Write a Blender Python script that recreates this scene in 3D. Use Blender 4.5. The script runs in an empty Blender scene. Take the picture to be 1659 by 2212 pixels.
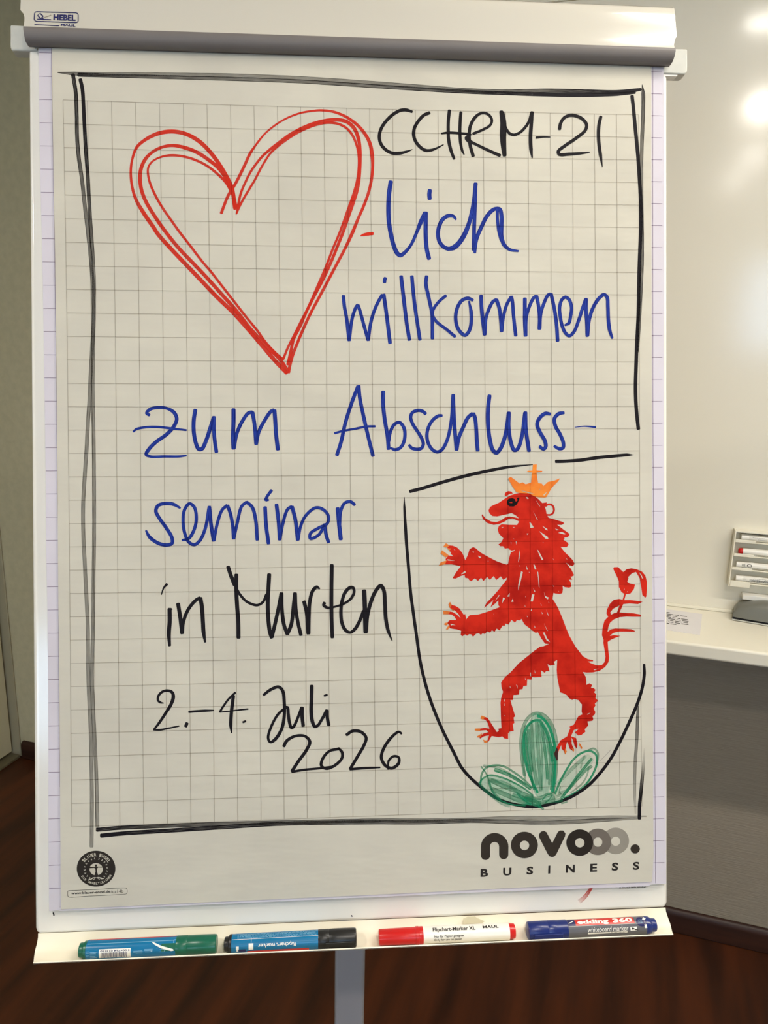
import bpy, math, random
import numpy as np
from mathutils import Matrix, Vector
from mathutils.geometry import delaunay_2d_cdt

S = bpy.context.scene
COL = S.collection

# ---------------------------------------------------------------- camera
F = 1660.0                      # focal length in pixels of the 1659 px wide frame
W = np.array([[0.95253557, 0.08877258, -0.29119653],
              [0.30373059, -0.21245049, 0.92876936],
              [0.02058440, -0.97313114, -0.22932960]])   # columns: camera right, down, forward in the room
CAM = np.array([0.0, 0.0, 1.58])
cd = bpy.data.cameras.new('camera')
cam = bpy.data.objects.new('camera', cd)
COL.objects.link(cam)
cd.sensor_fit = 'HORIZONTAL'
cd.sensor_width = 36.0
cd.lens = 36.0 * F / 1659.0
cd.clip_start = 0.02
r_, d_, f_ = W[:, 0], W[:, 1], W[:, 2]
cam.matrix_world = Matrix(((r_[0], -d_[0], -f_[0], CAM[0]), (r_[1], -d_[1], -f_[1], CAM[1]),
                           (r_[2], -d_[2], -f_[2], CAM[2]), (0, 0, 0, 1)))
S.camera = cam

# ---------------------------------------------------------------- sky, lamps, exposure
S.view_settings.view_transform = 'Standard'
S.view_settings.look = 'None'
S.view_settings.gamma = 1.0
S.view_settings.use_curve_mapping = False
S.view_settings.exposure = -0.07
S.cycles.transparent_max_bounces = 48
S.cycles.max_bounces = 8
world = bpy.data.worlds.new('daylight')
S.world = world
world.use_nodes = True
bg = world.node_tree.nodes['Background']
bg.inputs[0].default_value = (0.50, 0.71, 1.0, 1)
bg.inputs[1].default_value = 10.5
LAMP_POWER = 15.0
LAMP_COLOR = (1.0, 0.935, 0.845)
LAMPS = [(0.46, -0.25), (0.56, -1.30), (0.53, -2.05), (-1.15, -0.35), (-1.10, -1.60)]
LAMP_GAIN = [0.85, 0.3, 0.3, 1.0, 0.25]
STRIP = (0.25, 2.2, 0.85, 34.0)      # x0, x1, y, power of the long fitting along the whiteboard wall
CEIL = 2.62
WINS = [(0.79, 2.10, 1.45, 2.25), (-1.55, -0.30, 0.78, 1.52)]   # x0, x1, z0, z1 of the windows in the rear wall
REAR = -3.3


# ---------------------------------------------------------------- helpers: frames, rays
def ray(px, py):
    return W @ np.array([(px - 829.5) / F, (py - 1106.0) / F, 1.0])


BU = np.array([.92988133, .3675928, .01400886])
BV = np.array([-.09409751, .2008735, .97508743])
BW = np.cross(BU, BV)
BO = np.array([-.27294898, .78383373, 1.43828276])     # middle of the squared paper


def b2w(u, v, w=0.0):
    return BO + BU * u + BV * v + BW * w


def p2b(px, py, w=0.0):
    """tracing of the sheet: point of the plane w = const of the board, as (u, v)"""
    r = ray(px, py)
    t = ((BO + BW * w - CAM) @ BW) / (r @ BW)
    q = CAM + t * r - BO
    return np.array([q @ BU, q @ BV])


def p2b_many(P, w=0.0):
    P = np.asarray(P, float)
    D = np.stack([(P[:, 0] - 829.5) / F, (P[:, 1] - 1106.0) / F, np.ones(len(P))], 1) @ W.T
    t = ((BO + BW * w - CAM) @ BW) / (D @ BW)
    Q = CAM + D * t[:, None] - BO
    return np.stack([Q @ BU, Q @ BV], 1)


def BP(px, py, w):
    u, v = p2b(px, py, w)
    return b2w(u, v, w)


def ony(px, py, y):
    r = ray(px, py)
    return CAM + (y - CAM[1]) / r[1] * r


# ---------------------------------------------------------------- helpers: objects
FR = {}


def thing(name, label, cat, loc, rot=None, group=None):
    o = bpy.data.objects.new(name, None)
    o.empty_display_size = 0.05
    COL.objects.link(o)
    M = Matrix.Translation(Vector(loc))
    if rot is not None:
        M = M @ rot
    o.matrix_world = M
    FR[o.name] = M
    o['label'] = label
    o['category'] = cat
    if group:
        o['group'] = group
    return o


BROT = Matrix(((BU[0], BV[0], BW[0], 0), (BU[1], BV[1], BW[1], 0), (BU[2], BV[2], BW[2], 0), (0, 0, 0, 1)))


def mesh(name, V, Fc, mat, parent=None, smooth=False, label=None, kind=None):
    """V in room coordinates; stored in the frame of the top-level thing"""
    V = np.asarray(V, float)
    root = parent
    while root is not None and root.parent is not None:
        root = root.parent
    if root is not None and root.name in FR:
        Mi = np.array(FR[root.name].inverted())
        V = V @ Mi[:3, :3].T + Mi[:3, 3]
    me = bpy.data.meshes.new(name)
    me.from_pydata(V.tolist(), [], [list(f) for f in Fc])
    me.update()
    if smooth:
        me.polygons.foreach_set('use_smooth', [True] * len(me.polygons))
    if mat is not None:
        me.materials.append(mat)
    o = bpy.data.objects.new(name, me)
    COL.objects.link(o)
    if parent is not None:
        o.parent = parent
    if label:
        o['label'] = label
    if kind:
        o['kind'] = kind
    return o


def tag(o, label, cat, group=None):
    o['label'] = label
    o['category'] = cat
    if group:
        o['group'] = group
    return o


def fix_normals(o):
    import bmesh
    bm = bmesh.new()
    bm.from_mesh(o.data)
    bmesh.ops.recalc_face_normals(bm, faces=bm.faces)
    bm.to_mesh(o.data)
    bm.free()
    return o


def bevel(o, width, seg=2, angle=40):
    m = o.modifiers.new('bevel', 'BEVEL')
    m.width = width
    m.segments = seg
    m.limit_method = 'ANGLE'
    m.angle_limit = math.radians(angle)
    o.data.polygons.foreach_set('use_smooth', [True] * len(o.data.polygons))
    try:
        o.data.set_sharp_from_angle(angle=math.radians(35))
    except Exception:
        pass
    return o


def box(name, a, b, mat, parent=None, bev=0.0, seg=2, **k):
    (x0, y0, z0), (x1, y1, z1) = a, b
    V = [(x0, y0, z0), (x1, y0, z0), (x1, y1, z0), (x0, y1, z0), (x0, y0, z1), (x1, y0, z1), (x1, y1, z1), (x0, y1, z1)]
    Fc = [(0, 3, 2, 1), (4, 5, 6, 7), (0, 1, 5, 4), (1, 2, 6, 5), (2, 3, 7, 6), (3, 0, 4, 7)]
    o = mesh(name, V, Fc, mat, parent, **k)
    fix_normals(o)
    if bev:
        bevel(o, bev, seg)
    return o


def prism(name, poly, w0, w1, mat, parent, bev=0.0, seg=2, **k):
    """polygon in board (u, v), extruded between two depths"""
    n = len(poly)
    V = [b2w(u, v, w0) for u, v in poly] + [b2w(u, v, w1) for u, v in poly]
    Fc = [tuple(range(n))[::-1], tuple(range(n, 2 * n))] + [(i, (i + 1) % n, n + (i + 1) % n, n + i) for i in range(n)]
    o = mesh(name, V, Fc, mat, parent, **k)
    fix_normals(o)
    if bev:
        bevel(o, bev, seg)
    return o


def revolve(prof, p0, axis, up, seg=28, a0=0.0, a1=2 * math.pi):
    """prof: (x along axis, radius); returns verts, faces"""
    axis, up = np.asarray(axis), np.asarray(up)
    side = np.cross(axis, up)
    closed = abs(a1 - a0 - 2 * math.pi) < 1e-6
    n = seg if closed else seg + 1
    V, Fc = [], []
    for x, r in prof:
        for k in range(n):
            a = a0 + (a1 - a0) * k / seg
            V.append(p0 + axis * x + r * (math.cos(a) * up + math.sin(a) * side))
    for i in range(len(prof) - 1):
        for k in range(seg):
            k2 = (k + 1) % n
            Fc.append((i * n + k, i * n + k2, (i + 1) * n + k2, (i + 1) * n + k))
    if closed:
        if prof[0][1] > 1e-6:
            Fc.append(tuple(range(n))[::-1])
        if prof[-1][1] > 1e-6:
            b = (len(prof) - 1) * n
            Fc.append(tuple(range(b, b + n)))
    return V, Fc


def srgb(*c):
    out = []
    for x in c:
        x = x / 255.0
        out.append(x / 12.92 if x <= 0.04045 else ((x + 0.055) / 1.055) ** 2.4)
    return tuple(out) + (1.0,)


# ---------------------------------------------------------------- materials
def base_mat(name, col, rough=0.5, spec=0.5, metal=0.0, coat=0.0):
    m = bpy.data.materials.new(name)
    m.use_nodes = True
    b = m.node_tree.nodes['Principled BSDF']
    b.inputs['Base Color'].default_value = col
    b.inputs['Roughness'].default_value = rough
    b.inputs['Specular IOR Level'].default_value = spec
    b.inputs['Metallic'].default_value = metal
    if coat:
        b.inputs['Coat Weight'].default_value = coat
        b.inputs['Coat Roughness'].default_value = 0.08
    return m, m.node_tree, b


def N(nt, t, **kw):
    n = nt.nodes.new(t)
    for k, v in kw.items():
        setattr(n, k, v)
    return n


def noisy(name, c1, c2, rough=0.5, scale=8.0, stretch=(1, 1, 1), spec=0.5, bump=0.0, bscale=60.0, bstretch=(1, 1, 1),
          detail=3.0, coat=0.0, lo=0.35, hi=0.65, coord='Object', bdist=0.001, metal=0.0):
    m, nt, b = base_mat(name, c1, rough, spec, metal, coat)
    tc = N(nt, 'ShaderNodeTexCoord')
    mp = N(nt, 'ShaderNodeMapping')
    mp.inputs['Scale'].default_value = stretch
    nt.links.new(tc.outputs[coord], mp.inputs['Vector'])
    no = N(nt, 'ShaderNodeTexNoise')
    no.inputs['Scale'].default_value = scale
    no.inputs['Detail'].default_value = detail
    nt.links.new(mp.outputs[0], no.inputs['Vector'])
    cr = N(nt, 'ShaderNodeValToRGB')
    cr.color_ramp.elements[0].position = lo
    cr.color_ramp.elements[0].color = c1
    cr.color_ramp.elements[1].position = hi
    cr.color_ramp.elements[1].color = c2
    nt.links.new(no.outputs[0], cr.inputs[0])
    nt.links.new(cr.outputs[0], b.inputs['Base Color'])
    if bump:
        mp2 = N(nt, 'ShaderNodeMapping')
        mp2.inputs['Scale'].default_value = bstretch
        nt.links.new(tc.outputs[coord], mp2.inputs['Vector'])
        n2 = N(nt, 'ShaderNodeTexNoise')
        n2.inputs['Scale'].default_value = bscale
        n2.inputs['Detail'].default_value = 3.0
        nt.links.new(mp2.outputs[0], n2.inputs['Vector'])
        bp = N(nt, 'ShaderNodeBump')
        bp.inputs['Strength'].default_value = bump
        bp.inputs['Distance'].default_value = bdist
        nt.links.new(n2.outputs[0], bp.inputs['Height'])
        nt.links.new(bp.outputs[0], b.inputs['Normal'])
    return m


def ink_mat(name, dark, light, streak=1.0, edge=0.75, rough=0.6, alpha=True, rim=0.55):
    """marker ink: lengthwise streaks, darker rims, opacity from the 'dens' attribute"""
    m, nt, b = base_mat(name, dark, rough, 0.12)
    uv = N(nt, 'ShaderNodeUVMap', uv_map='stroke')
    sep = N(nt, 'ShaderNodeSeparateXYZ')
    nt.links.new(uv.outputs[0], sep.inputs[0])
    mp = N(nt, 'ShaderNodeMapping')
    mp.inputs['Scale'].default_value = (7.0, 0.35, 1.0)
    nt.links.new(uv.outputs[0], mp.inputs['Vector'])
    no = N(nt, 'ShaderNodeTexNoise')
    no.inputs['Scale'].default_value = 1.0
    no.inputs['Detail'].default_value = 4.0
    nt.links.new(mp.outputs[0], no.inputs['Vector'])
    cr = N(nt, 'ShaderNodeValToRGB')
    cr.color_ramp.elements[0].position = 0.42
    cr.color_ramp.elements[0].color = dark
    cr.color_ramp.elements[1].position = 0.72
    cr.color_ramp.elements[1].color = light
    nt.links.new(no.outputs[0], cr.inputs[0])
    # rim factor |2u-1|
    ma = N(nt, 'ShaderNodeMath', operation='MULTIPLY_ADD')
    ma.inputs[1].default_value = 2.0
    ma.inputs[2].default_value = -1.0
    nt.links.new(sep.outputs[0], ma.inputs[0])
    ab = N(nt, 'ShaderNodeMath', operation='ABSOLUTE')
    nt.links.new(ma.outputs[0], ab.inputs[0])
    mr = N(nt, 'ShaderNodeMapRange')
    mr.inputs[1].default_value = 0.55
    mr.inputs[2].default_value = 0.95
    nt.links.new(ab.outputs[0], mr.inputs[0])
    mx = N(nt, 'ShaderNodeMix', data_type='RGBA', blend_type='MULTIPLY')
    e = edge
    mx.inputs['B'].default_value = (e, e, e, 1)
    nt.links.new(mr.outputs[0], mx.inputs['Factor'])
    nt.links.new(cr.outputs[0], mx.inputs['A'])
    nt.links.new(mx.outputs['Result'], b.inputs['Base Color'])
    if alpha:
        at = N(nt, 'ShaderNodeAttribute', attribute_name='dens')
        # alpha = dens * (0.75 + streak) + rim
        s1 = N(nt, 'ShaderNodeMapRange')
        s1.inputs[1].default_value = 0.3
        s1.inputs[2].default_value = 0.7
        s1.inputs[3].default_value = 1.0 + 0.25 * streak
        s1.inputs[4].default_value = 1.0 - 0.35 * streak
        nt.links.new(no.outputs[0], s1.inputs[0])
        m1 = N(nt, 'ShaderNodeMath', operation='MULTIPLY')
        nt.links.new(at.outputs['Fac'], m1.inputs[0])
        nt.links.new(s1.outputs[0], m1.inputs[1])
        m2 = N(nt, 'ShaderNodeMath', operation='MULTIPLY')
        nt.links.new(mr.outputs[0], m2.inputs[0])
        m2.inputs[1].default_value = rim
        m3 = N(nt, 'ShaderNodeMath', operation='MULTIPLY_ADD', use_clamp=True)
        nt.links.new(m1.outputs[0], m3.inputs[0])
        nt.links.new(m2.outputs[0], m3.inputs[1])
        nt.links.new(m1.outputs[0], m3.inputs[2])
        gt = N(nt, 'ShaderNodeMath', operation='GREATER_THAN')
        gt.inputs[1].default_value = 0.97
        nt.links.new(at.outputs['Fac'], gt.inputs[0])
        mxm = N(nt, 'ShaderNodeMath', operation='MAXIMUM')
        nt.links.new(gt.outputs[0], mxm.inputs[0])
        nt.links.new(m3.outputs[0], mxm.inputs[1])
        nt.links.new(mxm.outputs[0], b.inputs['Alpha'])
    return m


def filter_mat(name, col):
    """thin printed line: a see-through film that absorbs"""
    m = bpy.data.materials.new(name)
    m.use_nodes = True
    nt = m.node_tree
    nt.nodes.clear()
    o = N(nt, 'ShaderNodeOutputMaterial')
    t = N(nt, 'ShaderNodeBsdfTransparent')
    t.inputs[0].default_value = col
    nt.links.new(t.outputs[0], o.inputs[0])
    return m


def plain(name, col, rough=0.5, spec=0.5, var=0.92, scale=30.0, **k):
    c2 = tuple(x * var for x in col[:3]) + (1,)
    return noisy(name, col, c2, rough, scale, spec=spec, **k)


M = {}
M['paper'] = noisy('recycled_paper', srgb(208, 203, 188), srgb(200, 195, 181), 0.85, 9.0, spec=0.15,
                   bump=0.55, bscale=9.0, bstretch=(1.0, 3.2, 1.0), bdist=0.0035, detail=4)
M['white_paper'] = noisy('white_paper', srgb(214, 208, 217), srgb(208, 202, 210), 0.8, 7.0, spec=0.2,
                         bump=0.4, bscale=12.0, bdist=0.003)
M['card_paper'] = plain('card_paper', srgb(234, 231, 232), 0.8, 0.2, 0.98, 20)
M['eye_ink'] = plain('eye_ink', srgb(22, 17, 19), 0.7, 0.1, 0.9, 30)
M['board'] = plain('white_enamel', srgb(240, 236, 226), 0.14, 0.6, 0.97, 5.0)
M['tray'] = plain('tray_enamel', srgb(240, 233, 212), 0.35, 0.4, 0.98, 5.0)
M['cover'] = plain('cover_enamel', srgb(206, 201, 188), 0.14, 0.6, 0.97, 4.0, coat=0.4)
M['grip'] = plain('grey_grip_plastic', srgb(118, 112, 109), 0.5, 0.4, 0.94, 12.0)
M['bracket'] = plain('silver_bracket', srgb(205, 205, 196), 0.3, 0.5, 0.93, 80.0)
M['column'] = plain('column_paint', srgb(160, 157, 160), 0.4, 0.4, 0.96, 10.0)
M['whiteboard'] = plain('whiteboard_enamel', srgb(238, 233, 217), 0.125, 0.42, 0.985, 3.0)
M['ledge'] = plain('ledge_laminate', srgb(244, 239, 222), 0.3, 0.4, 0.98, 4.0)
M['wood'] = noisy('dark_floor_wood', srgb(86, 42, 18), srgb(38, 19, 9), 0.42, 2.6, (5.5, 0.55, 1.0), 0.35,
                  bump=0.12, bscale=30, bstretch=(8, 0.6, 1), detail=6, lo=0.3, hi=0.72)
M['skirting'] = noisy('skirting_wood', srgb(62, 34, 22), srgb(40, 20, 13), 0.45, 6.0, (0.6, 4, 6), 0.35, detail=5)
M['plain_wall'] = noisy('khaki_wallpaper', srgb(202, 193, 160), srgb(194, 186, 154), 0.85, 40.0, spec=0.2,
                        bump=0.3, bscale=220.0, bdist=0.0006)  # brighter copy of the wallpaper, stronger light put into its colour
M['rib_wall'] = noisy('ribbed_wallpaper', srgb(158, 147, 130), srgb(153, 142, 126), 0.85, 60.0, (0.4, 1, 7), 0.2,
                      bump=0.55, bscale=85.0, bstretch=(0.22, 1, 4.5), bdist=0.0022)  # same wallpaper with ribs, shade under the ledge put into its darker colour
M['ceiling'] = plain('ceiling_paint', srgb(226, 222, 210), 0.9, 0.2, 0.97, 5)
M['door'] = plain('door_paint', srgb(196, 188, 158), 0.4, 0.4, 0.97, 5)
M['door_frame'] = plain('door_frame_paint', srgb(168, 160, 134), 0.45, 0.4, 0.97, 5)
M['gap_shade'] = plain('gap_shade_dark', srgb(30, 26, 20), 0.8, 0.2)  # shade in the door gaps, put into a dark colour
M['threshold'] = plain('threshold_metal', srgb(120, 112, 88), 0.4, 0.5, 0.9, 40, metal=0.3)
M['holder'] = plain('holder_plastic', srgb(242, 237, 220), 0.4, 0.4, 0.97, 8)
M['pen_white'] = plain('white_barrel', srgb(238, 236, 228), 0.3, 0.5, 0.98, 8)
M['red_plastic'] = plain('red_plastic', srgb(205, 26, 24), 0.28, 0.5, 0.92, 30)
M['black_plastic'] = plain('black_plastic', srgb(26, 25, 24), 0.35, 0.5, 0.85, 30)
M['green_plastic'] = plain('green_plastic', srgb(12, 98, 74), 0.3, 0.5, 0.9, 30)
M['blue_plastic'] = plain('blue_plastic', srgb(22, 42, 112), 0.3, 0.5, 0.9, 30)
M['label_blue'] = plain('label_blue', srgb(8, 112, 160), 0.25, 0.5, 0.93, 30)
M['label_grey'] = plain('label_grey', srgb(98, 98, 104), 0.3, 0.5, 0.95, 30)
M['print_red'] = plain('print_red', srgb(205, 50, 40), 0.3, 0.5, 0.95, 30)
M['print_white'] = plain('print_white', srgb(240, 238, 230), 0.35, 0.4, 0.98, 30)
M['print_navy'] = plain('print_navy', srgb(36, 38, 92), 0.35, 0.4, 0.95, 30)
M['print_black'] = plain('print_black', srgb(40, 36, 34), 0.5, 0.3, 0.92, 30)
M['print_pale'] = plain('print_pale_blue', srgb(120, 175, 205), 0.35, 0.4, 0.95, 30)
M['logo_dark'] = plain('logo_dark', srgb(52, 45, 38), 0.6, 0.2, 0.95, 60)
M['logo_dark2'] = plain('logo_darkest', srgb(42, 36, 31), 0.6, 0.2, 0.95, 60)
M['logo_mid'] = plain('logo_mid_grey', srgb(112, 104, 96), 0.6, 0.2, 0.95, 60)
M['logo_light'] = plain('logo_light_grey', srgb(150, 144, 133), 0.6, 0.2, 0.95, 60)
M['eraser_body'] = plain('eraser_grey', srgb(120, 120, 112), 0.35, 0.45, 0.96, 10)
M['felt'] = plain('eraser_felt', srgb(40, 40, 42), 0.9, 0.1, 0.85, 120)
M['paint_smear'] = None
M['ink_black'] = ink_mat('ink_black', srgb(20, 17, 22), srgb(34, 31, 36))
M['ink_blue'] = ink_mat('ink_blue', srgb(12, 34, 128), srgb(46, 74, 168), edge=0.75)
M['ink_red'] = ink_mat('ink_red', srgb(204, 38, 18), srgb(216, 52, 32), edge=0.85)
M['ink_green'] = ink_mat('ink_green', srgb(0, 130, 86), srgb(60, 176, 134), 1.1, 0.9)
M['ink_wash'] = ink_mat('ink_green_wash', srgb(112, 190, 156), srgb(160, 208, 182), 1.2, 1.0, rim=0.0)
M['ink_orange'] = ink_mat('ink_orange', srgb(232, 118, 28), srgb(240, 140, 50))
M['ink_claw'] = noisy('ink_claw', srgb(226, 124, 44), srgb(206, 104, 30), 0.5, 60.0, spec=0.3)
M['ink_crown'] = noisy('ink_crown', srgb(240, 138, 40), srgb(224, 108, 26), 0.5, 45.0, spec=0.3)
M['ink_lion'] = noisy('ink_lion_red', srgb(204, 40, 22), srgb(166, 23, 11), 0.6, 38.0, spec=0.1, detail=5, lo=0.42, hi=0.66)
M['ink_claw_dark'] = plain('ink_overlap_dark', srgb(58, 24, 22), 0.5, 0.3)
M['grid_line'] = filter_mat('grid_line', (0.70, 0.685, 0.67, 1))
M['grid_line_white'] = filter_mat('grid_line_lilac', (0.52, 0.46, 0.54, 1))
m_, nt_, b_ = base_mat('lamp_lens', (1, 1, 1, 1), 0.4)
b_.inputs['Emission Color'].default_value = LAMP_COLOR + (1,)
b_.inputs['Emission Strength'].default_value = 12.0
M['lens'] = m_
m_, nt_, b_ = base_mat('strip_diffuser', (1, 1, 1, 1), 0.4)
b_.inputs['Emission Color'].default_value = LAMP_COLOR + (1,)
b_.inputs['Emission Strength'].default_value = 4.0
M['lens_soft'] = m_
m_, nt_, b_ = base_mat('window_glass', (1, 1, 1, 1), 0.02)
b_.inputs['Transmission Weight'].default_value = 1.0
b_.inputs['IOR'].default_value = 1.02
M['glass'] = m_

# ---------------------------------------------------------------- the room
def struct(name, V, Fc, mat, parent=None, label=None):
    o = mesh(name, V, Fc, mat, parent, label=label)
    if parent is None:
        o['kind'] = 'structure'
    return o


def sbox(name, a, b, mat, bev=0.0, parent=None, label=None):
    o = box(name, a, b, mat, parent, bev)
    if parent is None:
        o['kind'] = 'structure'
    if label:
        o['label'] = label
    return o


XL, XR = -2.08, 2.35
YF, YF2 = 1.957, 2.073          # front wall with the whiteboard / set-back stretch at its left
sbox('floor', (XL - .3, REAR - .2, -0.06), (XR + .2, 2.3, 0.0), M['wood'])
sbox('ceiling', (XL - .3, REAR - .2, CEIL), (XR + .2, 2.3, CEIL + .08), M['ceiling'])
# front wall: one solid with a step
pts = [(-0.62, YF), (XR + .2, YF), (XR + .2, 2.25), (XL + 0.005, 2.25), (XL + 0.005, YF2), (-0.62, YF2)]
n = len(pts)
V = [(x, y, 0) for x, y in pts] + [(x, y, CEIL) for x, y in pts]
Fc = [tuple(range(n))[::-1], tuple(range(n, 2 * n))] + [(i, (i + 1) % n, n + (i + 1) % n, n + i) for i in range(n)]
wf = fix_normals(struct('wall_front', V, Fc, M['rib_wall']))
wf.data.materials.append(M['plain_wall'])
for p in wf.data.polygons:
    c = p.center
    if c.x < -0.62 or (c.y > YF + 0.02 and c.x < -.5):
        p.material_index = 1


def holed_wall(name, axis, at, thick, lo, hi, holes, first):
    """wall plate in the plane axis = at with window openings; every opening gets frame, glass and a daylight portal"""
    us = sorted({lo, hi} | {h[0] for h in holes} | {h[1] for h in holes})
    zs = sorted({0.0, CEIL} | {h[2] for h in holes} | {h[3] for h in holes})
    V, Fc = [], []

    def add(a, b):
        k = len(V)
        (u0, z0), (u1, z1) = a, b
        for t in (at, at + thick):
            for u, z in ((u0, z0), (u1, z0), (u1, z1), (u0, z1)):
                V.append((u, t, z) if axis == 'y' else (t, u, z))
        Fc.extend([(k, k + 1, k + 2, k + 3), (k + 7, k + 6, k + 5, k + 4), (k, k + 4, k + 5, k + 1), (k + 1, k + 5, k + 6, k + 2),
                   (k + 2, k + 6, k + 7, k + 3), (k + 3, k + 7, k + 4, k)])
    for i in range(len(us) - 1):
        for j in range(len(zs) - 1):
            uc, zc_ = (us[i] + us[i + 1]) / 2, (zs[j] + zs[j + 1]) / 2
            if not any(h[0] < uc < h[1] and h[2] < zc_ < h[3] for h in holes):
                add((us[i], zs[j]), (us[i + 1], zs[j + 1]))
    struct(name, V, Fc, M['plain_wall'])
    for q, (u0, u1, z0, z1) in enumerate(holes):
        m = at + thick * .5
        pt = (lambda u, z, d=0.0: (u, m + d, z)) if axis == 'y' else (lambda u, z, d=0.0: (m + d, u, z))
        wn = struct('window_%d' % (first + q), [pt(u0 + .04, z0 + .04), pt(u1 - .04, z0 + .04), pt(u1 - .04, z1 - .04), pt(u0 + .04, z1 - .04)], [(0, 1, 2, 3)], M['glass'])
        for a, b in (((u0, z0), (u0 + .05, z1)), ((u1 - .05, z0), (u1, z1)), ((u0 + .05, z0), (u1 - .05, z0 + .05)), ((u0 + .05, z1 - .05), (u1 - .05, z1))):
            A, B = pt(a[0], a[1], -.03), pt(b[0], b[1], .03)
            sbox('window_frame', A, B, M['ledge'], .004, wn)
        pd = bpy.data.lights.new('window_portal', 'AREA')
        pd.shape = 'RECTANGLE'
        pd.size, pd.size_y = u1 - u0, z1 - z0
        pd.cycles.is_portal = True
        po = bpy.data.objects.new('window_portal', pd)
        COL.objects.link(po)
        if axis == 'y':
            po.location = ((u0 + u1) / 2, at + .01, (z0 + z1) / 2)
            po.rotation_euler = (math.pi / 2, 0, 0)
        else:
            po.location = (at - .01, (u0 + u1) / 2, (z0 + z1) / 2)
            po.rotation_euler = (math.pi / 2, 0, math.pi / 2)


holed_wall('wall_rear', 'y', REAR, -.14, XL - .3, XR + .2, WINS, 1)
holed_wall('wall_right', 'x', XR, .14, REAR, 1.957, [], 1 + len(WINS))
# left wall with the door leaf in it
sbox('wall_left', (XL - .3, REAR - .2, 0), (XL - .045, 2.25, CEIL), M['plain_wall'])
sbox('trim_1', (XL - .045, YF2 - .006, 0), (XL + .028, YF2, 2.12), M['door_frame'], .003)
sbox('trim_2', (XL - .045, 1.10, 2.06), (XL - .002, YF2 - .006, 2.13), M['door_frame'], .003)
door = sbox('door_1', (XL - .040, 1.16, 0.020), (XL - .004, YF2 - .0145, 2.050), M['door'], .002)
sbox('door_gap_shade', (XL - .0445, 1.12, 0.0102), (XL - .0405, YF2 - .0065, 2.055), M['gap_shade'], 0, door)  # added dark sheet behind the leaf, stands in for shade round the door
sbox('door_handle', (XL - .004, 1.20, 1.03), (XL + .012, 1.24, 1.17), M['bracket'], .003, door)
sbox('trim_3', (XL - .045, 1.10, 0.0), (XL + .030, YF2 - .012, 0.010), M['threshold'], .002)
# skirting boards with a rounded upper edge


def skirting(name, x0, x1, y, end=0.0):
    prof = [(0.0, 0.0), (-.016, 0.0), (-.016, .052), (-.0145, .060), (-.0105, .0655), (-.005, .068), (0.0, .069)]
    V, Fc = [], []
    for x in (x0, x1):
        V += [(x, y + a, b) for a, b in prof]
    n = len(prof)
    Fc = [(i, (i + 1) % n, n + (i + 1) % n, n + i) for i in range(n)] + [tuple(range(n))[::-1], tuple(range(n, 2 * n))]
    o = fix_normals(struct(name, V, Fc, M['skirting']))
    bevel(o, .004, 2, 50)
    return o


skirting('baseboard_front', -0.62, XR, YF)
skirting('baseboard_left', -2.040, -0.62, YF2)

# downlights set into the ceiling
LN = ['ceiling spot nearest above the camera, right of the easel', 'ceiling spot behind the camera, second from the whiteboard on the right',
      'ceiling spot farthest from the whiteboard on the right', 'ceiling spot on the left side, nearer the easel',
      'ceiling spot on the left side, farther from the easel']
for k, (x, y) in enumerate(LAMPS):
    t = thing('ceiling_light', LN[k], 'ceiling light', (x, y, CEIL - .012), group='round downlights in the ceiling')
    Vv, Ff = revolve([(0.0, .052), (.0, .068), (.010, .072), (.0119, .072)], np.array([x, y, CEIL - .012]), (0, 0, 1), (1, 0, 0), 32)
    rim = mesh('rim', Vv, Ff[:-2], M['ledge'], t, smooth=True)
    Vv, Ff = revolve([(0.0, .0535), (.001, .0535)], np.array([x, y, CEIL - .0115]), (0, 0, 1), (1, 0, 0), 32)
    mesh('lens', Vv, Ff, M['lens'], t)
    ld = bpy.data.lights.new('downlight', 'AREA')
    ld.shape = 'DISK'
    ld.size = 0.11
    ld.energy = LAMP_POWER * LAMP_GAIN[k]
    ld.color = LAMP_COLOR
    ld.spread = math.radians(180)
    lo = bpy.data.objects.new('downlight', ld)
    COL.objects.link(lo)
    lo.location = (x, y, CEIL - .014)
x0_, x1_, y_, e_ = STRIP
t = thing('linear_light', 'long narrow ceiling light parallel to the whiteboard wall', 'ceiling light', ((x0_ + x1_) / 2, y_, CEIL - .03))
box('housing', (x0_, y_ - .035, CEIL - .03), (x1_, y_ + .035, CEIL - .0005), M['ledge'], t, .003)
box('diffuser', (x0_ + .01, y_ - .028, CEIL - .034), (x1_ - .01, y_ + .028, CEIL - .0302), M['lens_soft'], t, .001)
ld = bpy.data.lights.new('strip_lamp', 'AREA')
ld.shape = 'RECTANGLE'
ld.size, ld.size_y = x1_ - x0_ - .02, .056
ld.energy = e_
ld.color = LAMP_COLOR
lo = bpy.data.objects.new('strip_lamp', ld)
COL.objects.link(lo)
lo.location = ((x0_ + x1_) / 2, y_, CEIL - .036)
# ---------------------------------------------------------------- easel
WB = -0.006
foot = b2w(0.0, -0.52, -0.13)
colx, coly = BP(755, 2130, -0.13)[:2]
easel = thing('flipchart_easel', 'white enamelled flipchart easel with grey clamp bar, pen tray and grey column',
              'flipchart', (colx, coly, 0.0), Matrix.Rotation(math.atan2(BU[1], BU[0]), 4, 'Z'))
top_l, top_r = p2b(46, -30, WB), p2b(1455, 28, WB)
board_poly = [p2b(75.5, 2006, WB), p2b(78, 2014, WB), p2b(84, 2019, WB), p2b(1434, 1962, WB), p2b(1440, 1958, WB), p2b(1442.5, 1950, WB),
              p2b(1442, 120, WB), p2b(61, 60, WB)]
bo = prism('board', board_poly, -.024, WB, M['board'], easel, .0045, 4)


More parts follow.
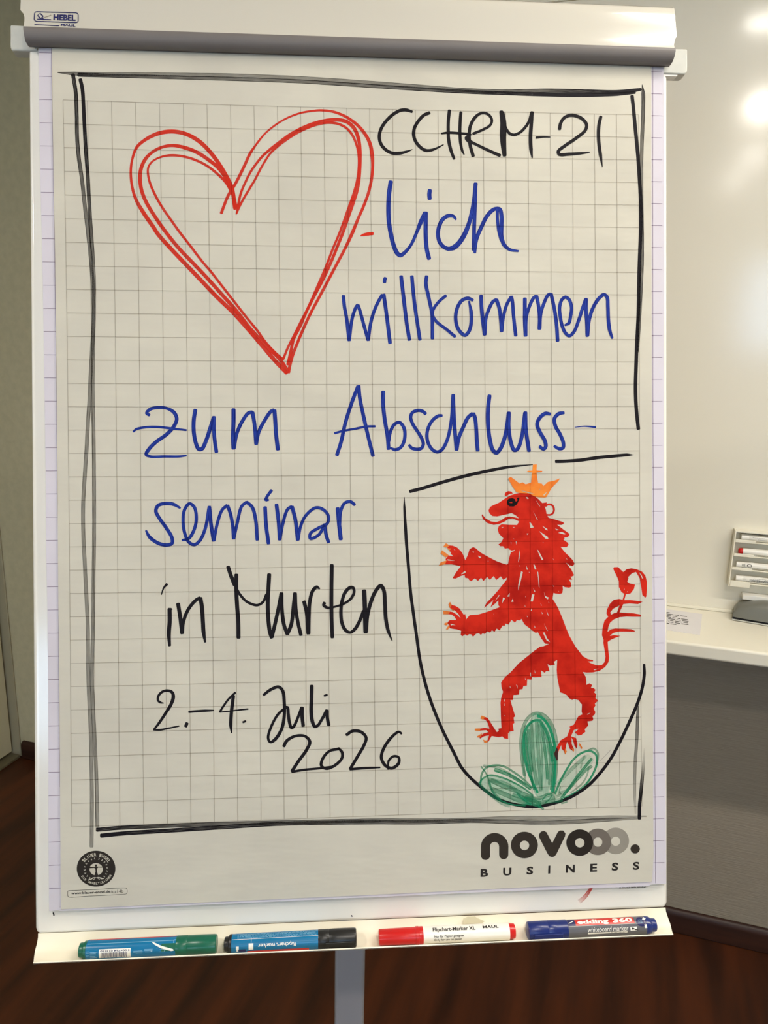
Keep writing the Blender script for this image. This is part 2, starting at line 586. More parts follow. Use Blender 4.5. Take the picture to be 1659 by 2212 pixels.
FLAT = 0.62                      # how far the clamp stands off the paper, against the picked rows


def loft(name, rows, nseg, mat, parent, back=None, smooth=True, label=None):
    """rows of (w, (xL, yL), (xR, yR)) picked on the photograph, closed by a copy pushed back to depth `back`"""
    V = []
    rows = [(w * FLAT if w > 0 else w, a, b) for w, a, b in rows]
    for w, a, b in rows:
        pa, pb = BP(a[0], a[1], w), BP(b[0], b[1], w)
        for k in range(nseg + 1):
            V.append(pa + (pb - pa) * k / nseg)
    n, m = nseg + 1, len(rows)
    Fc = [(i * n + k, i * n + k + 1, (i + 1) * n + k + 1, (i + 1) * n + k) for i in range(m - 1) for k in range(nseg)]
    if back is not None:
        q = len(V)
        for i, (w, a, b) in enumerate(rows):
            for k in (0, nseg):
                p = V[i * n + k]
                V.append(p + BW * (min(back, w - .0015) - w))
        for i in range(m - 1):
            Fc.append((i * n, (i + 1) * n, q + 2 * (i + 1), q + 2 * i))
            Fc.append((i * n + nseg, q + 2 * i + 1, q + 2 * (i + 1) + 1, (i + 1) * n + nseg))
            Fc.append((q + 2 * i, q + 2 * (i + 1), q + 2 * (i + 1) + 1, q + 2 * i + 1))
        Fc.append(tuple(range(n))[::1] + (q + 1, q))
        Fc.append(tuple((m - 1) * n + k for k in range(n))[::-1] + (q + 2 * (m - 1), q + 2 * (m - 1) + 1))
    o = mesh(name, V, Fc, mat, parent, smooth=smooth, label=label)
    fix_normals(o)
    try:
        o.data.set_sharp_from_angle(angle=math.radians(38))
    except Exception:
        pass
    return o


cover = loft('cover_plate', [
    (-.004, (46.5, -43), (1454, 16.0)), (.002, (46.2, -42), (1456, 17.0)), (.006, (46, -38), (1457, 21)), (.0085, (45.6, -20), (1458, 36)),
    (.012, (44.6, 5), (1460.5, 60)), (.0140, (44, 22), (1462.5, 77)), (.0146, (47.5, 25.5), (1460.3, 80)), (.0152, (50.5, 29), (1458, 84)), (.0165, (52.8, 37), (1456, 91)), (.018, (52.6, 46), (1455.8, 97)),
    (.0195, (51.8, 53), (1457, 102)), (.0203, (51.2, 57.5), (1458.2, 104.5))], 30, M['cover'], easel, back=.0022, label='white curved cover plate of the clamp')
grip = loft('grip_strip', [
    (.0200, (50.6, 56.5), (1458.6, 103.2)), (.0216, (50, 58.6), (1459.6, 105)), (.0218, (50.3, 64), (1459.6, 110)), (.0198, (52, 76), (1457.4, 121)),
    (.0150, (54.5, 88), (1453.6, 132)), (.0105, (57.5, 94), (1450, 138)), (.0062, (62.5, 98.2), (1445, 141.5)), (.0040, (70, 100.2), (1438, 142.6)),
    (.0028, (71, 100.0), (1437, 142.4))], 30, M['grip'], easel, back=.0008, label='dark grey grip strip')
# side brackets
for side in (0, 1):
    if side == 0:
        q = [(21.5, 53), (21.5, 101), (24.5, 108.5), (80, 109.5), (80, 56)]
    else:
        q = [(1425, 103.8), (1425, 158), (1477, 160.5), (1482, 158.5), (1485.5, 153), (1485.5, 108), (1484, 105.5)]
    br = prism('side_bracket', [p2b(x, y, -.004) for x, y in q], -.019, -.004, M['bracket'], easel, .0018, 3)
    if side == 1:
        q2 = [(1428, 159.0), (1428, 163), (1462, 164.5), (1466, 160)]
        prism('bracket_slot', [p2b(x, y, -.005) for x, y in q2], -.0125, -.0055, M['print_white'], br)
# pen tray: swept trough with end profile taken from the photograph
TR = [(0, (82.3, 2017), (1437.6, 1961)), (0, (82, 2023), (1438.5, 1967)), (0, (79.5, 2030), (1442.5, 1973)), (0, (75.5, 2037), (1447.5, 1979)), (0, (73.3, 2043), (1450.5, 1985)), (0, (72.3, 2050), (1452.5, 1991)), (0, (72, 2057), (1453.5, 1997)), (0, (72, 2063), (1454, 2003)), (0, (72, 2070), (1454, 2009)), (0, (72, 2077), (1454, 2015))]
V, nseg = [], 24
sec = [(-.5036, -.006), (-.5072, -.0045), (-.5120, -.001), (-.5170, .003), (-.5206, .008), (-.5219, .0135), (-.5205, .019), (-.5180, .0235), (-.5155, .0270), (-.5133, .030)]
inner, outer = [], []
for (v, w), (_, a, b) in zip(sec, TR):
    ua, ub = p2b(a[0], a[1], w)[0], p2b(b[0], b[1], w)[0]
    inner.append((v, w, ua, ub))
V, Fc = [], []
m = len(inner)
cv = [p2b(82, 2016.5, WB)[1], p2b(1437.5, 1960.5, WB)[1]]
lv = [p2b(72, 2078, .030)[1], p2b(1454, 2016.4, .030)[1]]
for lay in (0, 1):
    for i, (v, w, ua, ub) in enumerate(inner):
        # normal of the section
        i0, i1 = max(i - 1, 0), min(i + 1, m - 1)
        tv, tw = sec[i1][0] - sec[i0][0], sec[i1][1] - sec[i0][1]
        L = math.hypot(tv, tw)
        nv, nw = -tw / L, tv / L
        for k in range(nseg + 1):
            t = k / nseg
            f = i / (m - 1)
            dv = (cv[0] + (cv[1] - cv[0]) * t - sec[0][0]) * (1 - f) + (lv[0] + (lv[1] - lv[0]) * t - sec[-1][0]) * f
            vv, ww = v + dv + lay * nv * .0011, w + lay * nw * .0011
            V.append(b2w(ua + (ub - ua) * t, vv, ww))
n1 = nseg + 1
off = m * n1
for i in range(m - 1):
    for k in range(nseg):
        Fc.append((i * n1 + k, i * n1 + k + 1, (i + 1) * n1 + k + 1, (i + 1) * n1 + k))
        Fc.append((off + i * n1 + k, off + (i + 1) * n1 + k, off + (i + 1) * n1 + k + 1, off + i * n1 + k + 1))
    for k in (0, nseg):
        Fc.append((i * n1 + k, (i + 1) * n1 + k, off + (i + 1) * n1 + k, off + i * n1 + k))
for k in range(nseg):
    for i in (0, m - 1):
        Fc.append((i * n1 + k, off + i * n1 + k, off + i * n1 + k + 1, i * n1 + k + 1))
tray = mesh('pen_tray', V, Fc, M['tray'], easel, smooth=True)
fix_normals(tray)
tray.data.set_sharp_from_angle(angle=math.radians(50))


def tray_dv(u):
    t = (u + .35) / .70
    return 0.5 * ((cv[0] + (cv[1] - cv[0]) * t - sec[0][0]) + (lv[0] + (lv[1] - lv[0]) * t - sec[-1][0]))


# column, hinge and feet
hw = .0186
eu = np.array([math.cos(math.atan2(BU[1], BU[0])), math.sin(math.atan2(BU[1], BU[0])), 0])
ev = np.array([-eu[1], eu[0], 0])


def cbox(name, c, su, sv, z0, z1, mat, bev, **k):
    V = [np.array([colx, coly, 0]) + eu * (c[0] + a * su) + ev * (c[1] + b * sv) + np.array([0, 0, z]) for z in (z0, z1) for a, b in ((-1, -1), (1, -1), (1, 1), (-1, 1))]
    o = mesh(name, V, [(0, 3, 2, 1), (4, 5, 6, 7), (0, 1, 5, 4), (1, 2, 6, 5), (2, 3, 7, 6), (3, 0, 4, 7)], mat, easel, **k)
    fix_normals(o)
    return bevel(o, bev, 3)


cbox('column', (0, 0), hw, .013, .055, 1.18, M['column'], .004)
cbox('hinge_block', (0, .0), .04, .018, 1.10, 1.19, M['bracket'], .004)
cbox('foot', (0, 0), .30, .02, .02, .055, M['column'], .008)
cbox('foot', (0, .0), .02, .30, .022, .053, M['column'], .008)
for a, b in ((-.29, 0), (.29, 0), (0, -.29), (0, .29)):
    c = np.array([colx, coly, 0]) + eu * a + ev * b
    Vv, Ff = revolve([(-.010, .004), (-.010, .011), (.010, .011), (.010, .004)], c + np.array([0, 0, .011]), eu, np.array([0, 0, 1.0]), 20)
    mesh('castor', Vv, Ff, M['black_plastic'], easel, smooth=True)

# ---------------------------------------------------------------- pad of white sheets behind the drawing
PL = [(83, 84), (83.5, 150), (86, 340), (90, 500), (92.3, 600), (94.6, 750), (97, 900), (98.7, 1050), (100, 1200), (102, 1300), (104.2, 1500), (104.6, 1800), (106, 1968)]
PR = [(1439, 1909), (1438.3, 1800), (1437.6, 1500), (1436.7, 1250), (1434.5, 1000), (1434, 400), (1433.2, 120)]
pad_poly = [p2b(x, y, -.0012) for x, y in PL + [(127, 1966.5), (700, 1941.5), (1395, 1911)] + PR]
cw = b2w(0, -.48, WB + .0004)
pad = thing('flipchart_pad', 'pad of white squared paper showing at both sides behind the drawn sheet', 'paper pad', b2w(0, -.475, -.004), BROT)
prism('sheets', pad_poly, WB + .0002, -.0012, M['white_paper'], pad)
# lower edges of further sheets under the drawn one
e1 = [(127, 1960), (128, 1967.8), (300, 1960.2), (700, 1942.6), (1060, 1926.3), (1398, 1914.2), (1404, 1912), (1404, 1900)]
prism('loose_sheet', [p2b(x, y, -.0008) for x, y in e1], -.0011, -.0007, M['white_paper'], pad)


def strips(name, segs, width, w, mat, parent, **k):
    """thin straight printed lines; segs of pixel end points"""
    V, Fc = [], []
    for path in segs:
        P = p2b_many(path, w)
        T = np.gradient(P, axis=0)
        T /= np.linalg.norm(T, axis=1)[:, None]
        Nn = np.stack([-T[:, 1], T[:, 0]], 1) * width / 2
        b = len(V)
        for p, q in zip(P, Nn):
            V.append(b2w(*(p + q), w))
            V.append(b2w(*(p - q), w))
        Fc += [(b + 2 * i, b + 2 * i + 1, b + 2 * i + 3, b + 2 * i + 2) for i in range(len(P) - 1)]
    return mesh(name, V, Fc, mat, parent, **k)


segs = []
for k in range(37):
    yl = 113.3 if k == 0 else 164.5 + (1869.3 - 164.5) * (k - 1) / 34
    yr = 155.4 + (1863 - 155.4) * k / 36
    xl = np.interp(yl, [q[1] for q in PL], [q[0] for q in PL])
    xr = np.interp(yr, [q[1] for q in PR][::-1], [q[0] for q in PR][::-1])
    segs.append([(xl + .5, yl), (xr - 3.5, yr)])
segs.append([(1410.4, 130), (1410, 400), (1410.5, 900), (1413, 1300), (1414.5, 1600), (1416, 1908)])
segs.append([(111, 100), (114, 300), (117.5, 500), (121.5, 800), (125.4, 1150), (127.5, 1500), (128, 1700)])  # shadow edge along the drawn sheet's left side, put in as a dark line
strips('printed_grid', segs, .00055, -.00105, M['grid_line_white'], pad)

# ---------------------------------------------------------------- the drawn sheet
sheet = thing('flipchart_sheet', 'grey-beige squared sheet with red heart, blue and black handwriting and a red lion drawing', 'flipchart sheet',
              b2w(0, -.47, 0), BROT)
SL = [(111.5, 84), (112, 110), (113.5, 250), (116, 400), (119, 560), (121.5, 770), (124, 1000), (125.4, 1230), (127.7, 1460), (129.2, 1600), (130, 1750), (131, 1900), (131.8, 1963.8)]
SB = [(134, 1964.2), (400, 1951.4), (860, 1930.6), (1100, 1918.4), (1300, 1909.4), (1403, 1905.2)]
SR = [(1408, 1904), (1409.2, 1898), (1411.6, 1850), (1410.6, 1700), (1410.8, 1500), (1409, 1300), (1408, 1000), (1407.5, 700), (1407, 300), (1407, 125)]
sheet_poly = [p2b(x, y, 0) for x, y in SL + SB + SR]
prism('paper', sheet_poly, -.00035, 0.0, M['paper'], sheet)

GX = [781.105, 1229.683, 10.213, -11.357, -64.694, -2.304, 0.123, 16.295, 12.441, 15.492]
GY = [1002.41, -7.264, 1522.614, -77.303, -4.321, -14.657, 13.004, 1.347, 24.984, 1.076]


def gridpt(i, j):
    a, b = i / 25 - .5, j / 31 - .5
    B = [1, a, b, a * b, a * a, b * b, a * a * b, a * b * b, b ** 3, a ** 3]
    return (sum(p * q for p, q in zip(GX, B)), sum(p * q for p, q in zip(GY, B)))


segs = [[gridpt(i, j) for j in np.linspace(0, 31, 32)] for i in range(26)] + [[gridpt(i, j) for i in np.linspace(0, 25, 26)] for j in range(32)]
strips('printed_grid', segs, .00062, .00042, M['grid_line'], sheet)

# ---------------------------------------------------------------- handwriting and drawing on the sheet
# tracing frames: (x0, y0, magnification) of the crops the strokes were measured in
R5, R6, R7 = (800, 200, 5.53), (1060, 200, 4.879), (760, 370, 4.366)
R8, R9, R10 = (720, 570, 5.184), (1020, 570, 5.184), (270, 820, 4.608)
R11, R12, R13 = (700, 820, 5.184), (1000, 820, 4.1475), (290, 1020, 3.318)
R14, R15, R16 = (330, 1200, 5.925), (580, 1200, 5.72), (310, 1460, 2.812)
R17, R18, R20 = (320, 1480, 6.9125), (580, 1500, 8.295), (860, 980, 4.1475)
R22, R23, R24 = (1020, 1020, 6.9125), (1020, 1240, 6.9125), (1180, 1200, 6.9125)
R25, R26, R27 = (1020, 1400, 5.925), (930, 1160, 8.295), (1000, 1520, 5.184)
R30, R31, R32 = (1010, 1770, 4.046), (130, 1810, 9.759), (60, 10, 11.85)
R0 = (0, 0, 1)


def P_(fr, s):
    """'x,y x,y:widthfactor ...' -> photograph coordinates, width factors"""
    pts, wf = [], []
    for tok in s.split():
        a, _, f = tok.partition(':')
        x, y = a.split(',')
        pts.append((fr[0] + float(x) / fr[2], fr[1] + float(y) / fr[2]))
        wf.append(float(f) if f else None)
    # factors left out: 1, or interpolated across gaps of at most three points
    out = [1.0 if f is None else f for f in wf]
    idx = [i for i, f in enumerate(wf) if f is not None]
    for a_, b_ in zip(idx, idx[1:]):
        if 1 < b_ - a_ <= 4:
            for i in range(a_ + 1, b_):
                out[i] = wf[a_] + (wf[b_] - wf[a_]) * (i - a_) / (b_ - a_)
    wf = out
    return np.array(pts), np.array(wf)


def smooth_path(P, extra, step=2.2):
    """centripetal Catmull-Rom through the points"""
    n = len(P)
    if n == 2:
        k = max(2, int(np.linalg.norm(P[1] - P[0]) / step) + 1)
        t = np.linspace(0, 1, k)[:, None]
        return P[0] + (P[1] - P[0]) * t, [np.interp(t[:, 0], [0, 1], e) for e in extra]
    Q = np.vstack([2 * P[0] - P[1], P, 2 * P[-1] - P[-2]])
    out, ex = [], [[] for _ in extra]
    for i in range(1, n):
        p0, p1, p2, p3 = Q[i - 1], Q[i], Q[i + 1], Q[i + 2]
        d1, d2, d3 = [max(np.linalg.norm(b - a), 1e-3) ** 0.5 for a, b in ((p0, p1), (p1, p2), (p2, p3))]
        m1 = (p1 - p0) / d1 - (p2 - p0) / (d1 + d2) + (p2 - p1) / d2
        m2 = (p2 - p1) / d2 - (p3 - p1) / (d2 + d3) + (p3 - p2) / d3
        m1, m2 = m1 * d2, m2 * d2
        k = max(2, int(np.linalg.norm(p2 - p1) / step))
        ts = np.linspace(0, 1, k, endpoint=(i == n - 1))
        for t in ts:
            out.append((2 * t ** 3 - 3 * t ** 2 + 1) * p1 + (t ** 3 - 2 * t ** 2 + t) * m1 + (-2 * t ** 3 + 3 * t ** 2) * p2 + (t ** 3 - t ** 2) * m2)
            for e, x in zip(extra, ex):
                x.append(e[i - 1] + (e[i] - e[i - 1]) * t)
    return np.array(out), [np.array(x) for x in ex]


class Ink:
    """collects strokes (ribbons on the paper) into one mesh"""
    def __init__(s, w0=.00006):
        s.V, s.F, s.UV, s.D, s.k, s.w0 = [], [], [], [], 0, w0

    def ribbon(s, P, wd, dens=1.0, cap=True, w=None):
        wd = np.broadcast_to(np.asarray(wd, float), (len(P),)).copy()
        dens = np.broadcast_to(np.asarray(dens, float), (len(P),)).copy()
        T = np.gradient(P, axis=0)
        T /= np.maximum(np.linalg.norm(T, axis=1), 1e-6)[:, None]
        # soften the turning of the normals at tight corners
        for _ in range(2):
            T2 = T.copy()
            T2[1:-1] = (T[:-2] + 2 * T[1:-1] + T[2:])
            T = T2 / np.maximum(np.linalg.norm(T2, axis=1), 1e-6)[:, None]
        if cap:
            a, b = P[0], P[-1]
            P = np.vstack([a - T[0] * wd[0] * .34, a - T[0] * wd[0] * .22, P, b + T[-1] * wd[-1] * .22, b + T[-1] * wd[-1] * .34])
            wd = np.concatenate([[wd[0] * .55, wd[0] * .88], wd, [wd[-1] * .88, wd[-1] * .55]])
            dens = np.concatenate([[dens[0]] * 2, dens, [dens[-1]] * 2])
            T = np.vstack([T[0], T[0], T, T[-1], T[-1]])
        Nn = np.stack([-T[:, 1], T[:, 0]], 1)
        if w is None:
            w = s.w0 + (s.k % 14) * .000022
        s.k += 1
        L = np.concatenate([[0], np.cumsum(np.linalg.norm(np.diff(P, axis=0), axis=1))]) / 10 + s.k * 13.7
        us = (-1.0, -.5, .5, 1.0)
        b = len(s.V)
        Q = np.concatenate([P + Nn * (wd / 2 * u)[:, None] for u in us])
        Q = p2b_many(Q, w)
        n = len(P)
        for i in range(n):
            for j, u in enumerate(us):
                s.V.append(b2w(Q[j * n + i][0], Q[j * n + i][1], w))
                s.UV.append(((u + 1) / 2, L[i]))
                s.D.append(dens[i])
        for i in range(n - 1):
            for j in range(3):
                a = b + i * 4 + j
                s.F.append((a, a + 1, a + 5, a + 4))

    def stroke(s, fr, txt, width, dens=1.0, t0=1.0, t1=1.0, step=2.2, cap=True):
        """width in crop pixels, dens: number or (start, end) or list along the path"""
        P, wf = P_(fr, txt)
        x = np.linspace(0, 1, len(P))
        wf = wf * np.interp(x, [0, .25, .75, 1], [t0, 1, 1, t1])
        dn = np.interp(x, np.linspace(0, 1, len(dens)), dens) if isinstance(dens, (list, tuple)) else np.full(len(P), dens)
        Q, (wq, dq) = smooth_path(P, [wf, dn], step)
        s.ribbon(Q, wq * width / fr[2], dq, cap)
        return s

    def build(s, name, mat, parent, **k):
        o = mesh(name, s.V, s.F, mat, parent, **k)
        me = o.data
        uv = me.uv_layers.new(name='stroke')
        li = np.empty(len(me.loops), dtype=np.int32)
        me.loops.foreach_get('vertex_index', li)
        uv.data.foreach_set('uv', np.array(s.UV)[li].ravel())
        at = me.attributes.new('dens', 'FLOAT', 'POINT')
        at.data.foreach_set('value', np.array(s.D, dtype=np.float32))
        return o


def word(name, mat, fr_strokes, parent=None, **k):
    ink = Ink()
    for st in fr_strokes:
        fr, txt, wd = st[:3]
        kw = st[3] if len(st) > 3 else {}
        ink.stroke(fr, txt, wd, **kw)
    return ink.build(name, M[mat], parent or sheet, **k)


# heart: three strokes for the left lobe, three for the right
heart = word('heart_drawing', 'ink_red', [
    (R0, "508,450 500,404 480.5,366 457,332 430,305 399,288.6 370,284 341,288.6 316,300.4:.85 296,317.5:.75 286,343:.6 282.5,370:.6 285,400.7:.65 294,431.5:.8 310.5,460.4 330.4,489.3 341,505.5 366.6,534.4 399,568.7 430,601 466,639 502,673.6 528,702 565,745 593,778 619,805", 8.9, dict(dens=.9)),
    (R0, "509,446 502,415 493,395 475,366.4 449.8,344.7 424.4,328.4 397.3,318.4 372,314.3:.85 348.5,318.4:.8 326.8,330.2:.85 312.3,346.5 304.2,366.4 302.4,386.3 306,411.6 316,437 332.2,464 352,493 384.7,534.4 420.8,572.3 448,601 480.5,637.4 511,671.8 541,710.5 580,751.7 604,775.6 621.5,801.6", 8.0, dict(dens=.9)),
    (R0, "507,432 491,399 471.5,377.2 444.3,356.4 417.2,343.8 390,336.9 366.6,335.6 344.9,340.1:.8 328.6,349.2:.8 320.5,361:.85 319.6,375.4:.9 324,395.3 335.8,422.4 350.3,447.7 366.6,471.2 387,500 413.6,534.4 437,565 457,588.6 482.3,621.2 507.6,653.7 533,686.3 556.4,714.8 571.6,736.5 593.3,760.4 610.7,775.6", 5.4, dict(dens=.9)),
    (R0, "478,460 493,422.4 509.4,395.3 527.5,359 540,332 550.8,315.7:.75 572.5,288.6:.65 594.2,270.5 619.6,255.2 648.5,244.3:.65 675.6,239.4 693.7,238.3:.75 717.2,240.7 740.7,248.8:.9 764.2,263.3 784,283.2 798.6,308.5:1.2 804,335.6:1.25 805,357.3 803,384.4 796.8,413.4 786,444 773.3,473 761.5,502.2:1.2 745.2,537 725.7,573.8 706.2,610.7 688.8,643.2 671.4,675.8 656.2,708.3 643.2,738.7 632.4,767 626,790.8 623.2,803.8:1.2", 6.4, dict(dens=.9)),
    (R0, "510.5,462:.5 515,440.5:.8 520.3,417:.8 529.3,395.3 540,373.6 550.8,357.3:.8 567,337.4 585.2,321.2:.9 599.7,310.3 626.8,290.4 655.7,275 684.7,264.2 708.2,259.7:1.2 731.7,258.8:1.2 749.8,263.3 764.2,276 773.3,295.8:1.2 777.8,323 777.8,353.7 776,384.4 771.5,411.6 762.4,440.5 751.6,471.2 740.9,502:1.0 727.9,534.7 712.7,571.6 695.3,608.5 678,641 660.6,675.8 647.6,706.2 634.5,732.2 628,760.4 621.8,787", 6.6, dict(dens=.9)),
    (R0, "511,462:.6 522,436.9:1.0 540,406 550.8,388 567,357.3 583.4,332:.9 599.7,315.7:1.2 626.8,295.8 655.7,279.6 684.7,268.7:1.1 708.2,265 731.7,267.8 749.8,277.8 762.4,294 771.5,317.5 775,337.4 775,362.7 771.5,390 764.2,417 753.4,447.7 735.3,498.4 719.2,537 704,576 684.5,621.5 665,665 649.7,695.3 634.5,725.7 621.5,751.7 611.8,775.6", 5.2, dict(dens=.9))],
    label='red marker heart drawn with repeated loops')
word('hyphen', 'ink_red', [(R7, "84,608:.35 110,600:.8 150,592 195,587", 32)])

word('handwritten_word', 'ink_black', [
    (R5, "495,228:.8 430,208 360,213 270,262 180,350 125,440 107,530 125,610 180,680 260,722 350,724 430,706:.75 500,680:.25", 40),
    (R5, "703,243 640,270 570,345 525,430 517,510 545,590 600,655 660,690 730,687:.85 800,660 872,623:.35", 40),
    (R5, "945,215 932,330 930,450 935,560 960,680 1000,790:.8", 40),
    (R5, "1082,238 1073,350 1070,480 1078,600:.95 1097,690:.8 1120,738:.4", 38),
    (R5, "852,488:.7 930,478 1060,485 1180,495", 30),
    (R5, "1228,755 1195,640 1180,520 1195,400 1240,310 1300,256:.85 1360,243:.8 1420,270 1452,330 1430,390 1350,440:.8 1230,490:.8", 40),
    (R5, "1200,500:.6 1150,540:1.2 1175,575:1.2 1250,612:.8 1400,685 1545,750:1", 40),
    (R6, "112,203 122,320 118,450 128,560 146,660", 42), (R6, "128,210 148,320 146,500 150,655", 34),
    (R6, "135,290:1.2 158,370 200,430 245,445 300,425 360,370 405,300 432,212:1.1", 30),
    (R6, "436,210 428,330 420,470 425,600 438,684:.35", 38),
    (R6, "484,474:.9 550,467 625,469:.4", 28),
    (R6, "727,382 735,330 770,270 830,240 900,245 970,280 1012,340 995,400 900,480 790,555 712,620 725,650 820,648 940,640:.8 1042,628:.3", 34),
    (R6, "1160,255:.9 1142,340 1136,430 1142,540 1158,660:.9 1178,785:.12", 38)], label='black handwritten letters CCHRM-21')
word('handwritten_word', 'ink_blue', [
    (R7, "367,100 350,220 345,360 350,480 370,600 395,700 430,775 458,792 500,765:.8 560,690:.7 610,580:.75 650,480 690,395", 42),
    (R7, "697,392 696,500 697,620 708,740 728,822", 40), (R7, "735,182 731,220 734,256", 40),
    (R7, "980,452:.6 960,425:.8 910,420 860,450 827,510 812,590 830,670 870,715 920,730 990,690 1050,610 1100,500 1135,370 1152,260:.9 1168,118", 38),
    (R7, "905,740 970,730 1035,665 1085,575 1130,440", 22),
    (R7, "1166,118 1162,300 1155,500 1150,738", 36),
    (R7, "1160,765:.7 1175,640 1220,530 1270,430 1320,372 1358,352:.9 1395,358 1412,420 1412,520 1412,610 1435,690 1490,738:.75 1568,752:.5", 38),
    (R7, "1372,360 1374,450 1385,560 1408,650", 28)], label='blue handwritten word lich')
word('handwritten_word', 'ink_blue', [
    (R8, "112,362 125,480 150,620 175,852", 40), (R8, "180,852 202,660 225,560 258,478 272,462", 38), (R8, "278,466 300,530 330,640 388,850", 38),
    (R8, "392,850 412,700 440,580 490,450 545,352", 38), (R8, "565,348 590,520 610,680 635,882", 42), (R8, "582,162 575,180 574,200", 40),
    (R8, "760,142 790,400 820,650 852,846", 42), (R8, "880,142 905,400 935,620 970,845", 40),
    (R8, "1045,142 1037,220 1070,380 1105,560 1110,700 1110,832", 40),
    (R8, "1258,358 1180,425 1118,515 1112,570 1150,640 1270,735 1362,812", 34),
    (R8, "1560,405:.8 1510,385 1440,410 1390,490 1370,600 1390,710 1440,780 1478,798 1522,750 1545,650 1542,530 1520,420:.5", 40),
    (R9, "100,360 105,480 118,620 140,788", 42), (R9, "142,788 152,620 190,500 235,420 268,402", 38), (R9, "275,405 305,500 322,640 330,750", 40),
    (R9, "332,750 348,600 390,450 435,372", 38), (R9, "440,370 450,420 465,600 487,800", 40),
    (R9, "590,392 590,500 590,650 598,800", 44), (R9, "600,800 606,600 640,480 690,378 715,362", 38), (R9, "722,365 745,480 755,600 752,725", 40),
    (R9, "757,722 768,560 800,450 850,348 872,338", 38), (R9, "885,340 920,500 945,680 957,858", 40),
    (R9, "1040,685:.6 1080,665 1105,570 1112,480 1085,400 1045,372 1005,400 980,480 985,580 1010,700 1050,780 1090,805 1140,760 1190,640 1235,500 1270,400", 38),
    (R9, "1275,396 1275,520 1285,650 1290,802", 42), (R9, "1292,800 1308,640 1350,500 1420,385 1475,344 1510,370 1520,480 1525,620 1540,740 1568,828:.7", 40)],
    label='blue handwritten word willkommen')
word('handwritten_word', 'ink_blue', [
    (R10, "240,352:.8 215,335 250,295:.9 330,277 420,287:.8 490,330 515,390 490,460 420,540 310,620 240,690 212,745 250,765:.7 400,765:.65 540,765:.6 608,757:.5", 38),
    (R10, "85,518:.8 110,495 200,475 320,471 450,485 608,503:.8", 25),
    (R10, "700,305 685,400 685,520 705,630 735,692 765,690 810,600 850,480 882,380", 40), (R10, "885,375 885,500 895,620 910,718", 38),
    (R10, "1080,300 1080,420 1075,560 1080,682", 42), (R10, "1085,682 1112,540 1170,410 1230,332 1262,325", 36), (R10, "1270,330 1290,450 1305,638", 38),
    (R10, "1308,636 1332,520 1400,390 1455,315 1478,305", 36), (R10, "1488,310 1495,400 1505,550 1522,692", 40)], label='blue handwritten word zum')
word('handwritten_word', 'ink_blue', [
    (R11, "145,842 190,700 240,480 310,260 378,80", 42), (R11, "388,75 400,200 440,400 490,620 547,850", 42), (R11, "122,600 200,578 350,550 480,525 568,523", 26),
    (R11, "662,138 662,280 680,450 712,640 722,772", 44), (R11, "728,690:.8 745,580 790,500 845,480 895,540 905,640 880,730 840,772 790,785 748,765:.6", 38),
    (R11, "1135,380 1105,355 1050,345 990,370 970,420 990,490 1040,570 1090,650 1112,720 1090,768 1040,780 980,765 955,735:.8", 38),
    (R11, "1318,402:.8 1285,405 1230,440 1175,520 1152,620 1170,720 1220,790 1270,810 1320,785 1370,700 1405,580 1430,420 1444,180", 38),
    (R11, "1446,176 1452,350 1465,560 1483,782", 42),
    (R12, "-56,625 -36,520 4,424 45,340 82,308", 34), (R12, "95,308 108,340 120,450 125,550 132,632", 34),
    (R12, "238,146 225,260 225,400 240,530 268,630 300,655 335,620 380,500 398,400 410,300", 36), (R12, "412,298 410,430 430,560 460,632 490,620 530,500 556,300", 34),
    (R12, "560,296 565,450 592,636", 34),
    (R12, "780,308:.8 740,303 690,340 665,400 690,470 735,550 742,600 722,622 690,600:.8", 34),
    (R12, "902,298:.8 860,305 820,350 830,420 870,490 900,570 895,612 860,618 820,597:.7", 34),
    (R12, "1003,427:.3 1090,418 1187,425:.9", 20)], label='blue handwritten word Abschluss-')
word('underline_mark', 'ink_black', [(R12, "835,733 900,732 1050,722 1200,700 1350,685 1470,675:.9 1530,674:.15", 30)])
word('handwritten_word', 'ink_blue', [
    (R13, "328,256:.6 280,230 220,225 170,240 155,280 180,330 230,400 270,470 270,510 230,522 170,508 110,465 85,420:.6", 26),
    (R13, "345,487:.7 390,475 430,410 445,330 430,250 395,226 360,270 350,340 360,430 390,500 430,520 470,490 510,400 535,260", 24),
    (R13, "538,250 550,370 568,488", 27), (R13, "572,488 592,380 630,270 663,240", 23), (R13, "670,242 690,300 705,380 712,474", 25), (R13, "714,474 737,370 770,245 803,216", 23),
    (R13, "808,216 845,250 870,340 881,482", 25), (R13, "938,254 945,380 962,508", 27), (R13, "983,132 955,170 940,198", 22), (R13, "945,202 960,198", 16),
    (R13, "1020,235 1035,360 1043,480", 27), (R13, "1045,480 1067,360 1100,265 1126,248", 23), (R13, "1132,250 1155,340 1172,482", 27),
    (R13, "1175,482 1192,390 1230,310 1300,255 1350,265 1390,310 1385,365 1320,400 1262,440 1262,475 1320,450 1362,385", 22), (R13, "1365,375 1375,450 1392,500", 26),
    (R13, "1458,262 1468,370 1480,478", 30), (R13, "1472,380 1480,280 1508,222 1548,210 1578,232", 23)], label='blue handwritten word seminar')
word('handwritten_word', 'ink_black', [
    (R14, "215,688 216,850 206,1000 215,1150:.7", 54), (R14, "232,680:.7 246,690:.5", 30), (R14, "180,368:.8 140,415 110,500:.3", 42),
    (R14, "325,622 350,780 374,990", 50), (R14, "378,990 392,850 460,680 560,565 600,545", 44), (R14, "610,550 628,650 642,850 650,980 670,1105:.5", 52)],
    label='black handwritten word in')
